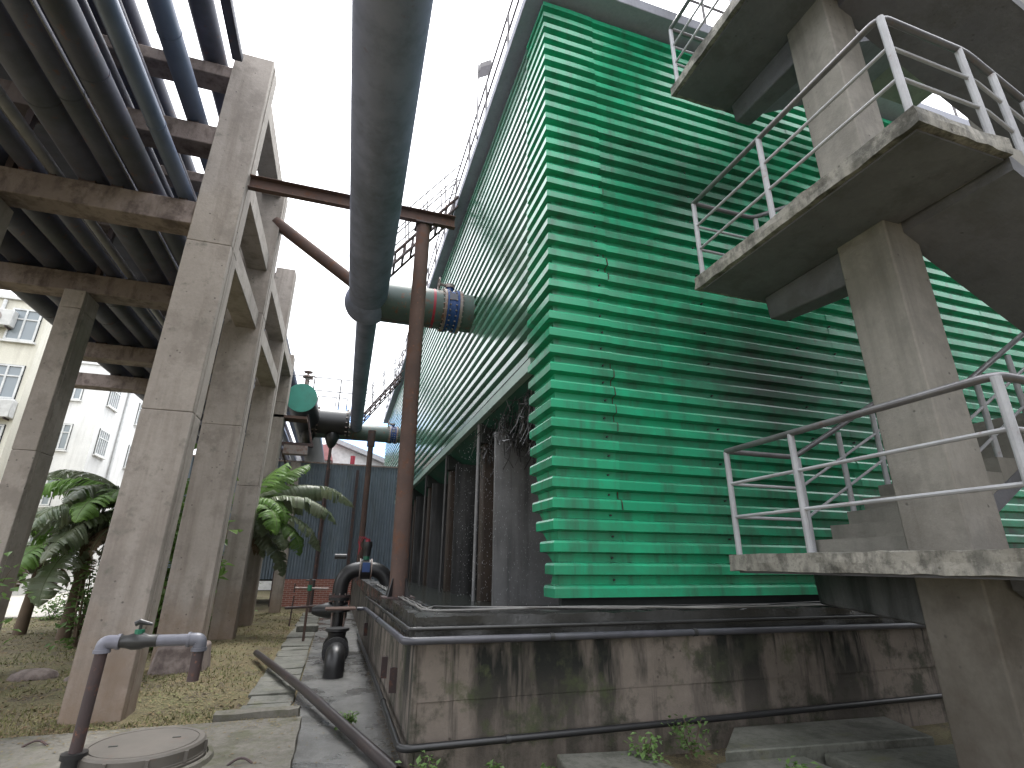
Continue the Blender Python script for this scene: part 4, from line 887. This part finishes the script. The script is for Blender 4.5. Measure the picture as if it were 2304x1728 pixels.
banana((-2.45, 14.8, 0), [(8, 3.1, .30, 36, 78, 'banana_dull'), (-6, 2.7, .34, 30, 85, 'banana_dull'), (-2, 2.5, .34, 12, 80, 'banana_dull'), (-18, 2.2, .34, 14, 95, 'banana_leaf'), (-30, 2.0, .34, -5, 75, 'banana_dull'), (-45, 1.9, .34, 20, 100, 'banana_leaf'), (-12, 2.1, .34, -25, 55, 'banana_dull'), (25, 2.3, .36, 62, 38, 'banana_leaf'), (-28, 1.7, .3, 25, 105, 'banana_leaf'), (-50, 1.6, .3, 15, 110, 'banana_dull'), (40, 1.9, .34, 66, 30, 'banana_leaf'), (200, 1.6, .3, 40, 90, 'banana_dull'), (-15, 1.7, .3, -5, 80, 'banana_dull'), (120, 1.5, .3, 50, 80, 'banana_leaf'), (5, 1.4, .3, -30, 60, 'banana_dull'), (60, 1.6, .3, 10, 90, 'dry_leaf')], 3.0, 'banana plant with long drooping leaves between the far pillars', 30)
banana((-3.6, 17.5, 0), [(a, 1.7, .3, 45, 90, 'banana_dull' if i % 2 else 'banana_leaf') for i, a in enumerate((0, 50, 110, 170, 230, 290, 330))], 2.4, 'shorter banana plant deep under the rack', 60)
banana((-6.6, 15.5, 0), [(a, 1.5, .3, 40, 95, 'banana_leaf' if i % 2 else 'banana_dull') for i, a in enumerate((10, 70, 130, 190, 250, 310))], 2.0, 'banana plant outside the rack by the road', 80)
banana((-5.35, 14.4, 0), [(a, 1.9, .36, e, 85, m_) for a, e, m_ in ((150, 45, 'banana_dull'), (185, 25, 'banana_leaf'), (215, 40, 'banana_dull'), (245, 15, 'banana_leaf'), (275, 35, 'banana_dull'), (310, 20, 'banana_dull'), (340, 45, 'banana_leaf'), (20, 30, 'banana_dull'), (70, 50, 'banana_leaf'), (200, -10, 'banana_dull'), (260, -15, 'banana_dull'))], 2.3, 'bushy banana plant beyond the broken one beside the road', 120)
def shrub(name, loc, rad, h_, nl, size, mat, label, cat, seed, group=None, stems=5):
    rnd = random.Random(seed); t = thing(name, loc, label, cat, group); c = Vector(loc); sm = MB(); fo = MB(); tips = []
    for k in range(stems):
        a = rnd.uniform(0, 6.28); q = c+Vector((math.cos(a)*rad*.7*rnd.random(), math.sin(a)*rad*.7*rnd.random(), h_*rnd.uniform(.6, 1)))
        mid = c.lerp(q, .5)+Vector((rnd.uniform(-.1, .1)*rad, rnd.uniform(-.1, .1)*rad, 0)); sm.tube([c, mid, q], [.012*h_+.003, .008*h_+.002, .003], 6); tips += [(c, mid), (mid, q), (mid, q)]
    sm.build('stem', 'stem_brown', t)
    for k in range(nl):
        a, b = rnd.choice(tips); q = a.lerp(b, rnd.random())+Vector((rnd.gauss(0, rad*.28), rnd.gauss(0, rad*.28), rnd.gauss(0, h_*.10)))
        if q.z < loc[2]+.02: q.z = loc[2]+.02+rnd.random()*.05
        u = Vector((rnd.uniform(-1, 1), rnd.uniform(-1, 1), rnd.uniform(-.6, .5))).normalized(); v = u.cross(Vector((rnd.uniform(-.4, .4), rnd.uniform(-.4, .4), 1))).normalized()
        s_ = size*rnd.uniform(.6, 1.2); w_ = u.cross(v)*s_*.12
        fo.face([q, q+u*s_*.45+v*s_*.3-w_, q+u*s_, q+u*s_*.45-v*s_*.3-w_])
    fo.build('foliage', mat, t, smooth=0)
random.seed(5)
shrub('shrub', (-5.6, 15.8, 0), .7, 1.4, 420, .14, 'bush_leaf', 'leafy bush between the left pillars beside the road', 'bush', 1)
shrub('shrub', (-4.6, 13.0, 0), .5, 1.7, 260, .16, 'bush_leaf', 'loose green bush at the foot of the broken banana plant', 'bush', 2)
shrub('shrub', (-7.4, 18.9, 0), .6, .8, 300, .12, 'weed_leaf', 'low bush at the road edge', 'bush', 3)
shrub('shrub', (-9.6, 19.0, 0), 1.0, 2.2, 700, .16, 'bush_leaf', 'tall bush at the road edge in front of the cream block', 'bush', 4)
shrub('shrub', (-12.5, 20.8, 0), 1.4, 2.6, 900, .2, 'bush_leaf', 'broad bush against the cream block wall', 'bush', 8)
shrub('shrub', (-3.05, 12.4, 0), .8, 3.3, 700, .3, 'bush_leaf', 'tall dark undergrowth behind the second pillar', 'bush', 12, stems=9)
shrub('shrub', (-3.5, 15.5, 0), 1.0, 3.0, 700, .3, 'bush_leaf', 'tall dark undergrowth between the third and fourth pillars', 'bush', 13, stems=9)
shrub('sapling', (-4.55, 9.2, 0), .55, 1.9, 240, .16, 'weed_leaf', 'young sapling in front of the left pillar', 'sapling', 6)
shrub('shrub', (-3.0, 20.5, 0), .9, 1.3, 400, .14, 'weed_leaf', 'low yellow green bush under the far end of the rack', 'bush', 9)
for k in range(9):
    shrub('shrub', (-14-k*2.2, 44+random.uniform(-2, 3), 0), 2.2, 4.5+random.random()*2, 700, .45, 'bush_leaf', 'dark tree far down the road beyond the bushes', 'tree', 20+k, 'trees far down the road')
W_ = [((.78, 4.55), .16, .22, 'weed clump at the basin corner'), ((1.35, 4.5), .1, .14, 'tiny weed under the low black pipe'), ((2.6, 4.45), .2, .22, 'leafy weed clump between two slabs'), ((3.1, 4.5), .22, .30, 'tallest weed clump against the basin wall'), ((3.55, 3.75), .14, .14, 'weed clump in front of the tilted slab'), ((.28, 6.3), .09, .12, 'weed sprouting in a path crack'), ((2.2, 3.75), .12, .12, 'weed sprig on the flat mossy slab'), ((1.75, 4.4), .08, .1, 'sprig beside the flat mossy slab')]
for k, ((x, y_), r_, h_, lb) in enumerate(W_): shrub('weed', (x, y_, 0 if x < 1.8 else .04), r_*1.2, h_*1.15, 130, .06, 'weed_leaf', lb, 'weed', 40+k, stems=4)

# litter and grass: uncountable
random.seed(9)
BL = [(RX0-.05, RX1+.05, b[0]-.05, b[0]+.5) for b in bents]
lt = MB(); gsx = MB()
def okp(x, y_): return not any(a < x < b and c < y_ < d for a, b, c, d in BL)
for i in range(32000):
    t = random.random(); y_ = 6.5+14*t**1.7; x = -.88-random.random()**1.2*(2.2+y_*.35)
    if not okp(x, y_): continue
    z = gz(x, y_)+.012; s_ = (.008+.018*random.random()**3)*(1+.04*y_); a = random.uniform(0, 6.28); u = Vector((math.cos(a), math.sin(a), random.uniform(-.5, .5)))*s_; v = Vector((-math.sin(a), math.cos(a), random.uniform(-.5, .5)))*s_*.4
    q = Vector((x, y_, z)); (lt if random.random() < .75 else gsx).face([q-u, q+v, q+u, q-v])
for i in range(16000):
    t = random.random(); y_ = 6.5+14*t**1.7; x = -.95-random.random()*(2.5+y_*.4)
    if not okp(x, y_) or noise.noise(Vector((x*.8, y_*.8, 5))) < -.05: continue
    z = gz(x, y_); a = random.uniform(0, 6.28); h_ = random.uniform(.02, .06); q = Vector((x, y_, z)); w_ = Vector((math.cos(a), math.sin(a), 0))*.006*(1+.05*y_); e = Vector((random.uniform(-.03, .03), random.uniform(-.03, .03), h_))
    gsx.face([q-w_, q+w_, q+e])
for i in range(900):
    x = random.uniform(-.85, .68); y_ = 5+random.random()**1.5*9; q = Vector((x if random.random() < .3 else random.choice((-.31, .66))+random.gauss(0, .03), y_, .012)); a = random.uniform(0, 6.28); s_ = random.uniform(.006, .018)
    u = Vector((math.cos(a), math.sin(a), .1))*s_; v = Vector((-math.sin(a), math.cos(a), .2))*s_*.5; lt.face([q-u, q+v, q+u, q-v])
for i in range(1500):
    x = random.uniform(-3.6, -.2); y_ = 6.62-abs(random.gauss(0, .28)) if i % 3 else random.uniform(4.6, 6.5)
    if (x+1.28)**2+(y_-5.42)**2 < .27: continue
    q = Vector((x, y_, .108)); a = random.uniform(0, 6.28); s_ = random.uniform(.005, .02); u = Vector((math.cos(a), math.sin(a), .1))*s_; v = Vector((-math.sin(a), math.cos(a), .15))*s_*.45; lt.face([q-u, q+v, q+u, q-v])
props(lt.build('leaf_litter', 'litter', smooth=0), 'dry leaf litter under the rack', 'leaf litter', kind='stuff')
props(gsx.build('grass', 'grass_blade', smooth=0), 'short yellowed grass under the rack', 'grass', kind='stuff')
for (x, y_, s_, lb) in ((-3.2, 9.6, .16, 'rounded stone half buried left of the second pillar'), (-3.9, 9.9, .22, 'larger dark stone beside the rounded one'), (-4.3, 9.3, .14, 'small dark stone in the grass under the rack')):
    m = MB(); rows = []
    for i in range(7):
        ph = math.pi*i/6; rows.append([(x+s_*1.4*math.sin(ph)*math.cos(t*.5236)*(1+.2*noise.noise(Vector((t, i, s_*9)))), y_+s_*math.sin(ph)*math.sin(t*.5236), .03+s_*.55*math.cos(ph)) for t in range(13)])
    props(m.grid(rows).build('stone', 'rack_beam', base=True, smooth=60), lb, 'stone')
